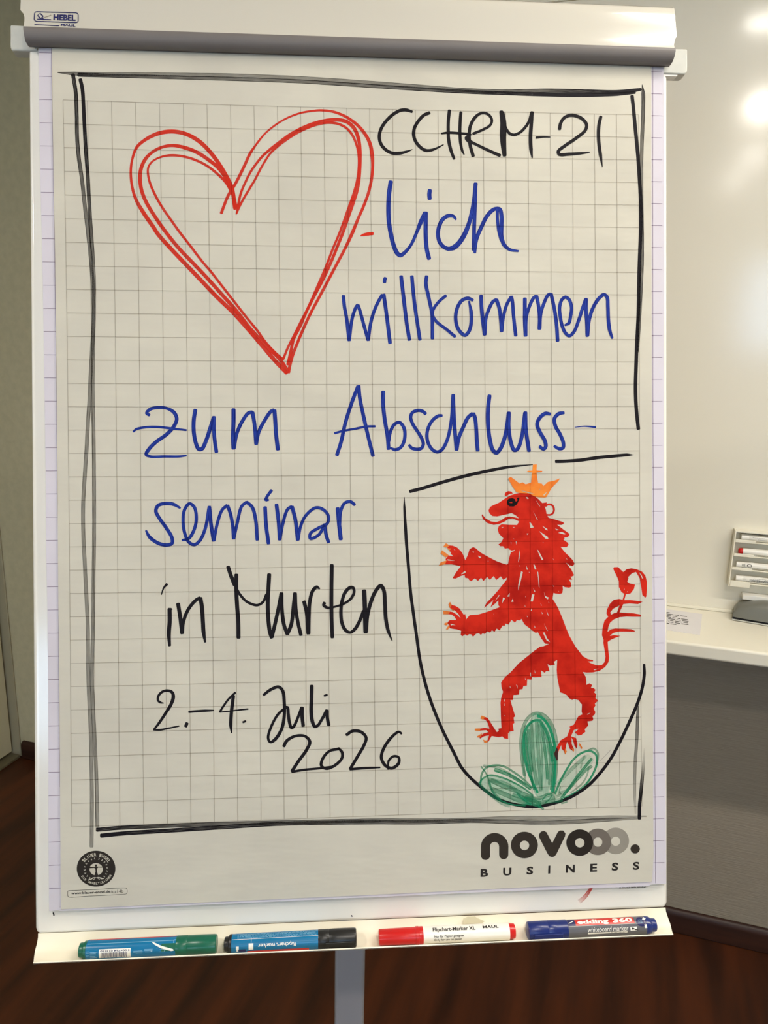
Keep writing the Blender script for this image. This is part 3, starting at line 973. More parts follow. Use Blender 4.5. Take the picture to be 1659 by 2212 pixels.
word('handwritten_word', 'ink_black', [
    (R14, "965,148 1005,270 1050,370:1.2", 50), (R14, "1060,400:1.1 1110,490 1190,580 1270,622 1340,635 1410,595 1455,500:1.1", 34),
    (R14, "1070,250 1068,400 1080,650 1095,850 1098,1048", 52), (R14, "1490,245 1482,400 1472,600 1478,800 1500,980 1522,1045", 52),
    (R15, "42,1005 75,870 130,620 158,470", 46), (R15, "162,470 165,650 190,850 230,965", 46), (R15, "236,965 282,850 310,620 326,470", 46), (R15, "330,470 337,650 362,820 400,978", 44),
    (R15, "440,572 470,700 490,960", 46), (R15, "497,960 500,750 512,560 550,430 600,388:.9 630,408:.5", 44),
    (R15, "782,122 778,400 778,700 788,1008:.9", 48),
    (R15, "690,588 682,612 730,645:.8 830,630:.6 940,590:.7 1020,530:.8 1058,450 1045,398:.9 1010,395 950,450 910,560 895,700 910,840 955,925 1010,950:.8 1070,905 1130,800 1172,690", 42),
    (R15, "1182,438 1190,600 1195,800 1200,942", 54), (R15, "1206,940 1222,750 1270,560 1330,430 1388,372 1425,430 1440,600 1450,780 1480,930:.9 1528,1052:.2", 46)],
    label='black handwritten word Murten')
word('handwritten_word', 'ink_black', [
    (R17, "230,268:.3 180,258:.7 145,220 160,150 220,95 300,82:.8 360,110 375,180:1.1 340,290 260,420:.9 160,570:.8 92,655:.6", 50), (R17, "85,665 180,667:1 300,645 460,612:.7", 30),
    (R17, "578,572 562,612", 50), (R17, "612,398 720,390 850,382 975,378:.6", 36),
    (R17, "1300,112:.9 1200,210 1120,320 1072,398:.9", 36), (R17, "1072,402:.6 1200,390 1350,372 1490,357:.7", 32),
    (R17, "1272,165 1255,300 1240,450 1235,600 1245,710:.4", 52), (R17, "1418,553 1452,540", 32),
    (R16, "730,115:.8 770,85:.9 820,67 845,90 855,160 855,240 840,320 800,385 770,402:.8 757,378:.8 775,310:.8 820,230:.8 860,197:.8", 20),
    (R18, "300,240 340,235:.9 355,350 375,500 412,598:.9 450,578 520,430:.8 595,240:.9", 62), (R18, "602,240 602,400 622,560", 62),
    (R18, "775,-150 770,100 765,300 785,480 830,575:.9 880,560:.8 960,440:.8 1042,295", 66), (R18, "1050,292 1055,420 1080,548", 60), (R18, "1004,22 1048,8", 36)],
    label='black handwritten date 2.-4. Juli')
word('handwritten_word', 'ink_black', [
    (R16, "853,426 870,395 920,366:.85 980,366:.85 1010,400 990,450 940,520 902,578", 20), (R16, "903,582:.9 980,570 1080,560:.8 1150,550:.7", 17),
    (R16, "1190,443 1130,457:.9 1090,500 1080,545 1110,563 1160,545 1205,500 1205,462 1182,440:.8", 18),
    (R16, "1235,357 1270,335 1320,340 1352,375 1340,420 1300,490 1257,562", 19), (R16, "1256,567 1340,560 1436,556:.6", 16),
    (R16, "1567,350:.7 1550,340:.8 1500,380 1455,450 1445,500 1470,545 1510,560 1550,530 1550,495:.8 1520,488:.8 1490,515:.8 1485,568:.4", 19)],
    label='black handwritten year 2026')

# border lines drawn with a nearly dry black marker
FRM = [("125,156.5:.25 160,159 200,160 300,160.5 400,161.5 500,163 650,169 800,179 950,190.5 1000,194.3 1100,197.3 1180,195.6 1250,196.8 1330,198.8 1365,196 1384,193:.7", 8.6, [.7, .4, .4, .4, .45, .6, 1, 1], 1),
       ("170,161.5 300,165 500,170.5 650,176 800,185.5 950,195 1000,197.8 1100,201.7 1180,204.2 1250,205.3 1330,203.2 1371,199.5:.8", 8.4, [.8, .52, .52, .6, .85, 1, 1, 1], 1),
       ("157.7,161.5 163.6,200 165.6,246 166.5,296 170.4,342 177,388 183.8,449.8 190.7,507.4 197.4,572.7 201,630.4 201.9,688 199.2,745.7 196,803.3 193.4,861 189.6,918.6 187,970 182.9,1031 179.6,1092 180,1153 182.9,1214 186,1275.5 189,1336.5 190.2,1397.5 190.6,1458.5 193,1519.6 195.9,1580.6 197.1,1641.6 198.3,1702.6 198.3,1763.7 197.6,1828", 8.2, [.9, .7, .5, .42, .42, .42, .4, .38, .38, .38], 1),
       ("173.5,172 178,192.3 180.3,226.9 182.7,276.8 185.3,323 189.6,380.6 192.6,438 196.4,495.9 200.4,553.5 203,611 203,661 201.9,726.5 200.7,784 200.3,841.8 201.5,899.4 202.6,976 203.2,1051.7 203.2,1153.4 202,1255 201.2,1336.5 199.2,1418 198.6,1470.7 201.2,1527.7 204.4,1592.8 207.3,1662 209.3,1723 210.4,1786", 8, [1, 1, .7, .5, .42, .42, .42, .42, .4, .36], 1),
       ("210,1792.5 254.7,1788.5 359.4,1784 460.3,1780.2 591,1776.8 800,1772.4 949.5,1772.2 1024,1770.2 1117.6,1766.5 1211,1767.4 1323,1765.6 1396,1763:.3", 8.6, [.95, .8, .6, .5, .45, .35, .35, .3, .3], 1),
       ("219,1805 273.4,1799.8 366.8,1794.2 497.6,1785.8 591,1780 703,1777.4 800,1776.3 912,1776.3 1024,1773 1080,1774.6 1155,1776.8 1230,1775.7 1304.5,1771 1375.5,1768:.4", 9, [1, .95, .8, .65, .6, .5, .5, .45, .35], 1),
       ("1387.2,183:.15 1389.6,202.3 1389.4,234.8 1387.9,278 1387,300 1385.4,347.5 1385.4,395 1385.8,442 1386.8,490 1386.9,537 1386.6,569 1384.6,616 1382.3,664 1379.6,711 1378,759:.6", 8, [.85, .6, .5, .5, .6, .6, .5], 1),
       ("1365.3,208 1368,230.5 1371.4,267.3 1374.6,300 1378.8,347.5 1381.9,395 1384.4,442 1384.4,490 1382.5,537 1380.8,585 1379.8,632 1378.8,680 1375.6,743 1374,790.5 1372.8,838 1374,876 1376.8,907.6 1379,926", 7.8, [1, 1, 1, 1, 1], 1),
       ("1378,1526:.7 1377,1557.5 1376,1589 1374,1621 1371.8,1653 1370.9,1685 1370.9,1716.8 1373,1757:.5", 6.8, [.6, .5, .4, .35, .12], 1),
       ("1391.8,1617:.3 1389.9,1653:.8 1387,1685 1384,1716.8 1381.6,1738 1381,1768", 7.4, [.08, .3, .8, 1, 1], 1)]
for txt, wd, dn, _ in FRM:
    word('border_line', 'ink_black', [(R0, txt, wd, dict(dens=dn, step=5.0))])

# coat of arms
word('shield_outline', 'ink_black', [
    (R20, "108,338 200,315 400,255 600,200 800,155 1000,118:.8 1205,98:.2", 30),
    (R0, "873.4,1074:.15 873.5,1095:.7 875.7,1136 878,1173 882,1221 887,1280 892.3,1320 898.8,1366.7 909.4,1437 927,1504 951.7,1567.7 980,1625 1000,1662 1038.6,1700 1077,1726.4 1115.7,1738.5 1154.3,1742.8 1193,1736 1231.5,1722.5 1270,1697.5 1299,1666.6 1321,1636 1342.5,1595.7 1361.6,1555 1378.6,1515 1388,1483 1391.8,1455.5 1391.4,1436:.8", 6.8)],
    label='black marker outline of a shield')


def fill(name, outlines, holes, mat, parent, w, label=None):
    """filled ink area with real gaps, triangulated; outlines/holes: lists of point lists (photograph)"""
    loops = [np.array(o, float) for o in outlines] + [np.array(h, float) for h in holes]
    V, E, k = [], [], 0
    for lp in loops:
        V += [Vector((float(x), float(y))) for x, y in lp]
        E += [(k + i, k + (i + 1) % len(lp)) for i in range(len(lp))]
        k += len(lp)
    vo, eo, fo, *_ = delaunay_2d_cdt(V, E, [], 0, 1e-4)
    vo = np.array([(p.x, p.y) for p in vo])
    tri = np.array([f for f in fo if len(f) == 3])
    c = vo[tri].mean(axis=1)

    def wind(lp):
        a, b = lp, np.roll(lp, -1, axis=0)
        s = np.zeros(len(c), int)
        for (x0, y0), (x1, y1) in zip(a, b):
            up = (y0 <= c[:, 1]) & (y1 > c[:, 1])
            dn = (y1 <= c[:, 1]) & (y0 > c[:, 1])
            cr = (x1 - x0) * (c[:, 1] - y0) - (c[:, 0] - x0) * (y1 - y0)
            s += (up & (cr > 0)).astype(int) - (dn & (cr < 0)).astype(int)
        return s
    keep = np.zeros(len(c), bool)
    for lp in loops[:len(outlines)]:
        keep |= wind(lp) != 0
    for lp in loops[len(outlines):]:
        keep &= wind(lp) == 0
    q = p2b_many(vo, w)
    Vw = [b2w(a, b, w) for a, b in q]
    return mesh(name, Vw, tri[keep], mat, parent, label=label)


def poly(*parts):
    out = []
    for fr, s in parts:
        out += [tuple(p) for p in P_(fr, s)[0]]
    return out


LION = poly(
    (R22, "245,570 265,520 300,500 400,455 480,400 560,350 640,325 700,312 800,310 880,325 950,370 1000,410 1045,460 1115,450 1110,480 1085,510 1100,560 1110,620 1140,680 1250,710 1360,745 1372,765 1340,787 1270,785 1370,860 1440,910 1455,935 1430,968 1375,975 1380,990 1365,1010 1430,1055 1440,1085 1410,1120 1320,1115 1380,1190 1500,1310 1530,1370 1500,1405 1450,1390 1395,1345 1480,1450 1522,1540 1480,1562 1465,1560 1495,1605 1445,1605"),
    (R23, "1475,130 1478,190 1450,205 1380,195 1350,175 1355,230 1345,285 1310,298 1240,290 1215,280 1200,370 1240,430 1280,500 1340,640 1400,800 1450,920 1540,1080 1640,1210"),
    (R24, "553,1507 620,1545 700,1562 700,1578 620,1583 680,1615 760,1640 830,1635 870,1590 885,1510 870,1410 852,1300 855,1260 832,1190 840,1080 870,970 925,915 900,870 905,810 950,720 1010,660 1090,648 1140,658 1165,575 1120,540 1085,470 1085,380 1040,280 1000,200 1010,175 1075,172 1110,210 1150,245 1200,205 1270,190 1350,205 1430,240 1480,300 1505,400 1505,500 1495,610 1480,630 1435,590 1415,450 1395,340 1340,245 1280,265 1225,320 1228,345 1210,390 1240,415 1325,435 1310,500 1255,570 1190,578 1165,665 1250,665 1350,675 1440,690 1370,725 1250,715 1150,725 1095,850 1200,858 1300,862 1400,880 1420,900 1410,915 1300,915 1200,912 1100,920 1010,955 955,1000 930,1060 915,1140 960,1105 1030,1088 1150,1092 1270,1100 1325,1125 1320,1138 1200,1135 1080,1135 1000,1155 950,1200 1010,1188 1110,1200 1040,1225 960,1260 918,1290 925,1400 940,1520 930,1590 880,1665 800,1720 700,1745 600,1748 545,1740 590,1810 600,1880"),
    (R25, "1462,470 1500,450 1535,470 1520,510 1555,512 1580,535 1560,565 1588,590 1580,640 1612,675 1570,710 1578,735 1555,775 1578,820 1565,855 1540,870 1550,910 1540,930 1475,940 1488,990 1440,1040 1450,1070 1400,1110 1360,1118 1310,1080 1335,1060 1360,1035 1330,1035 1300,1050 1265,1130 1330,1150 1348,1230 1340,1290 1310,1250 1290,1180 1270,1145 1275,1230 1305,1300 1300,1325 1250,1290 1225,1220 1215,1200 1200,1250 1205,1330 1190,1362 1175,1320 1145,1290 1140,1240 1110,1310 1090,1380 1060,1385 1050,1350 1085,1260 1130,1180 1215,1130 1240,1060 1255,1025 1245,1005 1300,980 1360,870 1410,848 1400,810 1405,720 1385,700 1360,665 1300,650 1280,665 1240,640 1210,600 1170,580 1125,565 1110,480 1090,380 1082,280 1088,150 1045,175 1060,210 1000,225 965,205 990,295 945,295 930,318 880,285 888,372 850,372 800,375 765,370 760,405 705,400 700,480 655,485 645,525 605,530 600,595 560,600 530,600 520,665 490,665 510,740 550,870 530,890 540,960 520,970 532,1060 480,1070 460,1090 460,1165 410,1155 385,1130 340,1140 250,1125 205,1205 195,1190 215,1115 150,1130 100,1160 90,1130 150,1090 210,1075 180,1050 100,1055 100,1030 160,1022 220,1030 200,960 170,920 130,905 150,875 200,895 260,990 315,1075 340,1060 335,1030 375,1025 368,900 362,700 370,640 395,560 375,500 370,440 420,370 490,310 600,190 700,110 800,30"),
    (R23, "968,1118 1010,1085 1060,1080 1145,1045 1090,1040 1030,960 980,865 950,880 900,845 780,750 735,670 715,695 670,685 640,725 585,685 545,755 500,740 485,775 455,770 410,840 365,815 335,862 295,840 265,875 225,855 190,895 155,885 130,910 100,885 60,890 15,935"),
    (R26, "765,1790 730,1745 690,1740 655,1770 620,1745 570,1780 540,1750 550,1680 470,1655 400,1645 350,1635 330,1600 340,1580 300,1550 320,1510 345,1490 440,1490 460,1480 430,1430 380,1390 325,1385 350,1335 400,1345 470,1390 540,1455 500,1380 430,1310 400,1320 345,1260 380,1215 450,1235 520,1280 580,1370 600,1400 620,1375 640,1475 700,1400 760,1395 850,1390 1000,1345 1150,1290 1240,1255 1215,1220 1215,1135 1150,1200 1075,1260 1125,1130 1060,1190 960,1272 1000,1180 1100,1080 1190,980 1280,870 1365,760 1368,725 1305,770 1260,705 1180,770 1130,700 1065,770 1015,715 950,788 905,730 850,788 795,740 730,792 690,770 675,740 620,730 610,680 540,700 450,745 395,740 460,630 540,525 470,510 380,490 250,492 285,430 270,395 320,330 410,345 360,300 370,270 335,255 355,215 290,190 330,150 400,155 480,190 560,270 600,350 622,415 660,340 700,215 765,180 810,200 900,280 1050,365 1200,440 1300,475 1365,495 1390,480 1410,370 1440,270 1490,255"),
    (R22, "640,1160 590,1170 555,1155 540,1135 490,1140 460,1105 420,1105 390,1080 440,1040 465,985 400,920 380,850 400,800 440,778 550,785 670,788 700,735 640,705 600,690 540,700 480,740 400,775 320,787 230,760 160,700 140,640 150,628 200,690 280,735 360,745 430,720 490,675 560,660 640,675 700,690 650,645 590,610 530,625 440,645 370,660 300,655 260,615 250,592"))
HOLES = [(R22, h) for h in ("800,370 830,375 845,395 820,398|945,410 1015,510 1003,508|905,570 982,718 970,715|855,745 875,755 922,825 865,832|1045,800 1122,845 1128,870 1100,860|1240,840 1300,862 1258,867|1000,880 1130,965 1138,1000 1090,990|1285,905 1340,890 1405,925 1370,930|442,818 470,822 440,832|605,818 645,820 615,830|815,915 842,915 820,937|650,1030 665,1035 658,1085|715,1150 706,1290 685,1350 697,1230|970,1155 990,1170 1062,1305 1040,1312 1003,1240|805,1390 835,1455 815,1457|915,1380 932,1382 960,1450 935,1452|705,1390 720,1400 712,1410|845,1490 858,1492 850,1502|1205,1285 1222,1315 1212,1310|1395,1275 1422,1302 1410,1300|1052,1040 1065,1045 1060,1055|610,990 632,998 622,1003|575,1040 584,1045 580,1085".split('|'))]
HOLES += [(R23, h) for h in ("730,-40 758,-30 718,130 685,250 688,160 716,20|972,-40 985,-30 1000,110 1004,205 995,190 982,40|895,300 930,305 905,410 873,408|1072,270 1095,330 1142,350 1130,378 1090,350|562,280 555,340 520,335|460,350 490,362 445,440|400,310 408,325 340,402|607,365 617,415 582,415|885,508 891,545 876,550|912,210 942,260 930,268|1105,530 1146,630 1128,610|1035,560 1055,595 1043,598|1070,735 1132,850 1118,845|930,765 945,808 931,800|1055,875 1080,870 1120,960 1162,1018 1110,990|1018,430 1040,470 1030,470|815,620 832,642 822,645|930,1430 947,1480 935,1480|873,1465 880,1525 864,1522|790,1545 800,1580 790,1582|1138,412 1152,432 1142,432|785,455 795,490 786,490|793,325 800,340 795,350|1205,160 1222,190 1212,188|1282,250 1298,262 1290,262|322,590 328,600 320,605".split('|'))]
HOLES += [(R24, h) for h in ("705,1700 790,1690 720,1712|1380,240 1420,285 1450,352 1430,340|1158,510 1172,492 1165,515|1205,545 1225,520 1212,548|965,885 958,845 1000,795 1095,745 1055,852 1010,862".split('|'))]
HOLES += [(R26, h) for h in ("755,255 780,265 775,282 757,275|850,335 910,360 885,380 862,362|1025,425 1040,430 1030,455|615,605 635,630 600,655 545,668|300,400 350,405 440,428 400,427 310,422|355,1555 395,1562 450,1580 380,1578 372,1590|418,215 445,235 430,238".split('|'))]
HOLES += [(R25, h) for h in ("562,465 580,480 580,520|478,490 492,495 487,515|1465,845 1515,825 1480,852|410,700 416,738 406,735|410,640 418,675 412,690|742,312 753,320 745,360|798,280 808,320 802,318|410,858 422,866 412,870".split('|'))]
lion = fill('lion_drawing', [LION], [poly((fr, h)) for fr, h in HOLES], M['ink_lion'], sheet, .00012, label='red marker drawing of a standing heraldic lion')
fill('lion_brow', [poly((R22, "485,340 500,300 540,283 585,290 608,320 560,325 520,352 490,357"))], [], M['ink_lion'], lion, .00013)
ear = Ink(.00014)
ear.stroke(R22, "1098,505 1125,485 1165,482:1.1 1205,505 1222,560 1205,612 1160,638 1112,635:.9", 28)
ear.build('lion_ear', M['ink_lion'], lion)
fill('lion_eye', [poly((R22, "520,430 545,395 600,385 640,402 650,440 680,420 665,382 700,375 705,400 670,480 620,512 560,510 525,480"))],
     [poly((R22, "555,450 600,440 600,462 562,460"))], M['eye_ink'], lion, .00035, label='black eye')
fill('crown_drawing', [poly((R22, "535,95 575,68 620,100 710,170 750,150 800,180 880,155"), (R20, "1198,180 1204,168 1150,162 1165,152 1204,151 1208,98 1243,96 1240,150 1292,153 1290,163 1240,168 1250,235"),
                             (R22, "985,165 1040,170 1065,205 1130,145 1230,125 1310,92 1290,130 1190,230 1110,370 1080,378 950,370 850,320 700,310 660,300 600,210"))],
     [poly((R22, "1055,345 1120,288 1085,347")), poly((R22, "720,270 820,292 940,325 850,315 760,290")), poly((R22, "1005,265 1020,230 1012,262"))], M['ink_crown'], sheet, .00033,
     label='orange crown above the lion')
CL = [(R26, h) for h in ("232,175 262,118 290,115 340,155 300,190|295,200 370,205 338,248|205,235 325,325 275,368 178,295|145,522 180,455 290,418 262,487|350,1160 382,1215 352,1270 425,1305 405,1325 335,1260 320,1205|228,1320 350,1333 325,1387 233,1385|238,1562 260,1540 310,1528 300,1582 262,1580|275,1655 330,1570 345,1620 312,1655".split('|'))]
CL += [(R25, h) for h in ("105,900 120,862 165,880 140,918|33,1030 100,1028 105,1060 35,1056|60,1130 130,1088 112,1128 75,1145|138,1170 165,1182 198,1180 195,1208 155,1211|1190,1280 1212,1325 1190,1362 1182,1325|1272,1282 1308,1300 1300,1327|1366,1215 1385,1225 1412,1280 1400,1292 1370,1245".split('|'))]
for k, (fr, h) in enumerate(CL):
    fill('claw', [poly((fr, h))], [], M['ink_claw'], lion, .00033, label='orange claw' if k == 0 else None)

# three green leaves, scribbled
G1 = [("690,800 660,600 650,420 670,280 730,160 810,108 900,125 970,195 1020,300 1045,420 1050,600 1040,800 1010,990", 34, .32),
      ("700,860 672,640 664,420 700,250", 20, .3), ("840,138 900,170 960,250 1008,380 1032,500 1035,650 1025,850 1002,985", 30, .85), ("870,188 800,190 740,230 700,300 682,420 692,600 730,760 790,900 835,992", 26, .68),
      ("765,230 775,400 795,700 830,900", 38, .28), ("825,215 842,500 862,800 872,968", 36, .28), ("878,225 915,500 938,700 948,838", 30, .42), ("905,255 955,450 985,650 972,900", 34, .3),
      ("735,300 742,500 772,750", 34, .38), ("700,330 712,520 760,800 800,960", 28, .48), ("872,205 930,300 972,420 1000,640", 30, .55), ("850,235 882,500 890,800 882,960", 16, .3), ("1010,480 1015,700 985,960", 22, .6)]
G2 = [("785,1028 700,960 560,880 430,825 300,802 212,850 190,900 230,960 330,1030 430,1080 560,1120 680,1130 760,1120", 18, .55),
      ("200,880 210,790 260,720 350,690 450,700 560,760 680,850 768,938", 20, .45), ("205,705 270,800 300,900 340,1000 420,1080 550,1130 700,1140", 14, .45),
      ("362,742 500,790 640,870 755,948", 36, .5), ("325,862 450,920 600,980 775,1058", 48, .3), ("335,960 480,1020 650,1090 765,1118", 48, .3), ("235,692 400,722 560,810 700,900", 22, .28),
      ("565,1022 700,1060 830,1105 865,1140", 34, .35), ("605,1000 650,1050 755,1128", 20, .5), ("182,885 240,960 330,1040 440,1120 515,1148", 26, .28), ("290,860 320,960 400,1060", 26, .3),
      ("300,850 480,900 640,1000", 40, .22)]
G3 = [("1032,1008 1090,870 1160,740 1240,622 1330,552 1420,530 1488,570 1500,660 1460,780 1380,900 1270,990 1135,1058", 22, .62), ("1402,522 1468,502 1513,560 1500,680", 18, .35),
      ("1105,1055 1200,930 1300,790 1438,622", 28, .5), ("1132,1018 1250,880 1350,770 1438,702", 30, .35), ("1090,932 1080,990 1098,1008", 12, .35), ("1410,705 1390,800 1330,900 1205,998", 16, .28),
      ("1052,898 1150,800 1250,700 1368,592", 36, .2), ("1360,590 1340,640 1320,720", 16, .2), ("1075,1000 1150,980 1240,900", 30, .2)]
G4 = [("705,1050 850,1060 950,1022 1008,1010", 40, .32), ("785,1130 850,1150 898,1178", 24, .4), ("892,1078 930,1030 998,1012 960,1080 922,1108", 12, .5), ("855,1108 1000,1090 1105,1078", 40, .28),
      ("1105,1118 1165,1100", 14, .4), ("670,1060 760,1100 860,1112", 40, .3), ("1000,1060 1080,1030 1140,1030", 30, .22)]
for nm, G, lb in (('leaf_drawing', G1, 'tall green scribbled leaf in the middle'), ('leaf_drawing', G2, 'green scribbled leaf leaning left'), ('leaf_drawing', G3, 'green scribbled leaf leaning right'),
                  ('leaf_base', G4, None)):
    ink = Ink(.00004 if nm == 'leaf_drawing' else .00009)
    for s, wd, dn in G:
        ink.stroke(R27, s, wd * 1.08, dens=min(dn * 1.25, .95), step=3)
    ink.build(nm, M['ink_green'], sheet, label=lb)
fill('claw', [poly((R25, "1050,1350 1085,1270 1098,1300 1095,1430 1082,1440 1062,1395"))], [], M['ink_claw_dark'], lion, .00036)
for s, wd, dn in (("832,140:.35 840,260:.8 850,450:1 855,650:.95 870,850:.7 882,985:.5", 330, .40), ("215,880:.3 300,905:.75 450,955:.95 620,1030:.85 770,1095:.45", 265, .34),
                  ("1060,1020:.3 1150,900:.7 1280,760:.9 1410,620:.6", 190, .2), ("700,1080:.8 860,1100:1 1010,1060:.8", 90, .4)):
    ink = Ink(.00002)
    ink.stroke(R27, s, wd, dens=dn, step=4)
    ink.build('leaf_wash', M['ink_wash'], sheet)
pen = Ink(.0003)
pen.stroke(R27, "1530,645 1600,575 1659,515", 3.2, dens=.5, cap=False)
pen.build('pencil_line', M['ink_black'], sheet)


# ---------------------------------------------------------------- printed matter on the sheet
def text_geo(s, bold=0.0, shear=0.0, spacing=1.0):
    """text outlines as triangles in a unit box; returns verts (n, 2) in 0..1, faces, aspect"""
    c = bpy.data.curves.new('t', 'FONT')
    c.body = s
    c.size = 1.0
    c.offset = bold
    c.shear = shear
    c.space_character = spacing
    c.resolution_u = 3
    o = bpy.data.objects.new('t', c)
    COL.objects.link(o)
    me = bpy.data.meshes.new_from_object(o)
    V = np.array([v.co[:2] for v in me.vertices])
    Fc = [tuple(p.vertices) for p in me.polygons]
    bpy.data.objects.remove(o)
    bpy.data.meshes.remove(me)
    bpy.data.curves.remove(c)
    lo, hi = V.min(0), V.max(0)
    return (V - lo) / (hi - lo), Fc, (hi - lo)[0] / (hi - lo)[1]


def split_tall(V, Fc, lim=.12):
    """cut triangles until none is taller than lim, so that they can follow a round surface"""
    V = [tuple(p) for p in V]
    out, cache = [], {}
    st = []
    for f in Fc:
        for i in range(1, len(f) - 1):
            st.append((f[0], f[i], f[i + 1]))
    while st:
        t = st.pop()
        e = max(((t[i], t[(i + 1) % 3], t[(i + 2) % 3]) for i in range(3)), key=lambda q: abs(V[q[0]][1] - V[q[1]][1]))
        if abs(V[e[0]][1] - V[e[1]][1]) <= lim:
            out.append(t)
            continue
        k = (min(e[:2]), max(e[:2]))
        if k not in cache:
            V.append(tuple((a + b) / 2 for a, b in zip(V[k[0]], V[k[1]])))
            cache[k] = len(V) - 1
        m = cache[k]
        st += [(e[0], m, e[2]), (m, e[1], e[2])]
    return np.array(V), out


def quad_text(s, fr, quad, w, bold=0.02, **k):
    """quad: bottom-left, bottom-right, top-right, top-left in crop pixels"""
    V, Fc, _ = text_geo(s, bold, **k)
    q = P_(fr, quad)[0]
    x, y = V[:, :1], V[:, 1:]
    P = q[0] * (1 - x) * (1 - y) + q[1] * x * (1 - y) + q[2] * x * y + q[3] * (1 - x) * y
    B = p2b_many(P, w)
    return [b2w(a, b, w) for a, b in B], Fc


def joined(name, parts, mat, parent, **k):
    V, Fc = [], []
    for v, f in parts:
        b = len(V)
        V += list(v)
        Fc += [tuple(i + b for i in t) for t in f]
    return mesh(name, V, Fc, mat, parent, **k)


def circ(cx, cy, rx, ry, n=40):
    return [(cx + rx * math.cos(2 * math.pi * k / n), cy + ry * math.sin(2 * math.pi * k / n)) for k in range(n)]


def cpix(fr, pts):
    return [(fr[0] + x / fr[2], fr[1] + y / fr[2]) for x, y in pts]


def letter_shape(name, outline_sets, holes, mat, w, parent):
    return fill(name, outline_sets, holes, M[mat], parent, w)


lg = letter_shape('printed_ring', [cpix(R30, circ(1295, 188, 116, 116))], [cpix(R30, circ(1295, 191, 40, 40))], 'logo_light', .00010, sheet)
letter_shape('printed_ring', [cpix(R30, circ(1139, 196, 116, 116))], [cpix(R30, circ(1139, 198, 39, 41))], 'logo_mid', .00012, sheet)
letter_shape('printed_ring', [cpix(R30, circ(980, 203, 117, 116))], [cpix(R30, circ(981, 204, 41, 41))], 'logo_dark2', .00014, sheet)


def arch():
    o = [(117, 315), (117, 240)] + [(237 - 120 * math.cos(a), 238 - 119 * math.sin(a)) for a in np.linspace(0, math.pi, 20)] + [(356, 308)]
    o += [(316 + 40 * math.cos(a), 308 + 40 * math.sin(a)) for a in np.linspace(0, math.pi, 12)] + [(276, 308)]
    o += [(236 + 40 * math.cos(a), 238 - 41 * math.sin(a)) for a in np.linspace(0, math.pi, 14)] + [(196, 315)]
    o += [(157 + 40 * math.cos(a), 315 + 40 * math.sin(a)) for a in np.linspace(0, math.pi, 12)]
    return o


for k_, (outs, hls) in enumerate((
        ([arch()], []), ([circ(497, 224, 118, 116)], [circ(498, 227, 41, 41)]),
        ([[(628, 160), (622, 135), (640, 108), (668, 100), (690, 112), (740, 208), (788, 112), (806, 97), (836, 98), (856, 122), (852, 148), (776, 305), (758, 325), (738, 329), (716, 322), (702, 305)]], []),
        ([circ(1465, 258, 41, 40, 28)], []))):
    fill('printed_letter' if k_ < 3 else 'printed_dot', [cpix(R30, q) for q in outs], [cpix(R30, q) for q in hls], M['logo_dark'], sheet, .00013,
         label='dark rounded printed letter' if k_ == 0 else None)
lets = []
for ch, cx, cy, hw_ in (('B', 147, 467, 33), ('U', 347, 457, 36), ('S', 545, 447, 29), ('I', 714, 439, 9), ('N', 899, 431, 39), ('E', 1102, 422, 30), ('S', 1289, 413, 29), ('S', 1473, 406, 29)):
    h = 35
    lets.append(quad_text(ch, R30, f"{cx-hw_-1},{cy+h+1} {cx+hw_-1},{cy+h-1} {cx+hw_+1},{cy-h-1} {cx-hw_+1},{cy-h+1}", .00012, bold=.035))
joined('printed_word', lets, M['print_black'], sheet, label='widely spaced small printed capitals')

# round eco label
SE = (757, 648, 407, 378)
seal = fill('printed_seal', [cpix(R31, circ(*SE, 64))], [], M['logo_dark2'], sheet, .0001, label='round dark printed eco label with wreath and figure')


def arc_text(s, r0, h, a_mid, span, inward=False, bold=.03):
    """letters along an ellipse; angles in degrees, 90 = top"""
    out = []
    n = len(s)
    for i, ch in enumerate(s):
        if ch == ' ':
            continue
        t = (i + .5) / n - .5
        a = math.radians(a_mid - span * t) if not inward else math.radians(a_mid + span * t)
        V, Fc, asp = text_geo(ch, bold)
        wdt = (math.radians(span) * r0 / n) * (.80 if ch not in 'I' else .25)
        x = (V[:, 0] - .5) * wdt
        y = (V[:, 1] - .5) * h
        if inward:
            rr = r0 - y
            aa = a + x / r0
        else:
            rr = r0 + y
            aa = a - x / r0
        k = SE[3] / SE[2]
        P = np.stack([SE[0] + rr * np.cos(aa), SE[1] - rr * k * np.sin(aa)], 1)
        P = np.array(cpix(R31, P))
        B = p2b_many(P, .00016)
        out.append(([b2w(a_, b_, .00016) for a_, b_ in B], Fc))
    return out


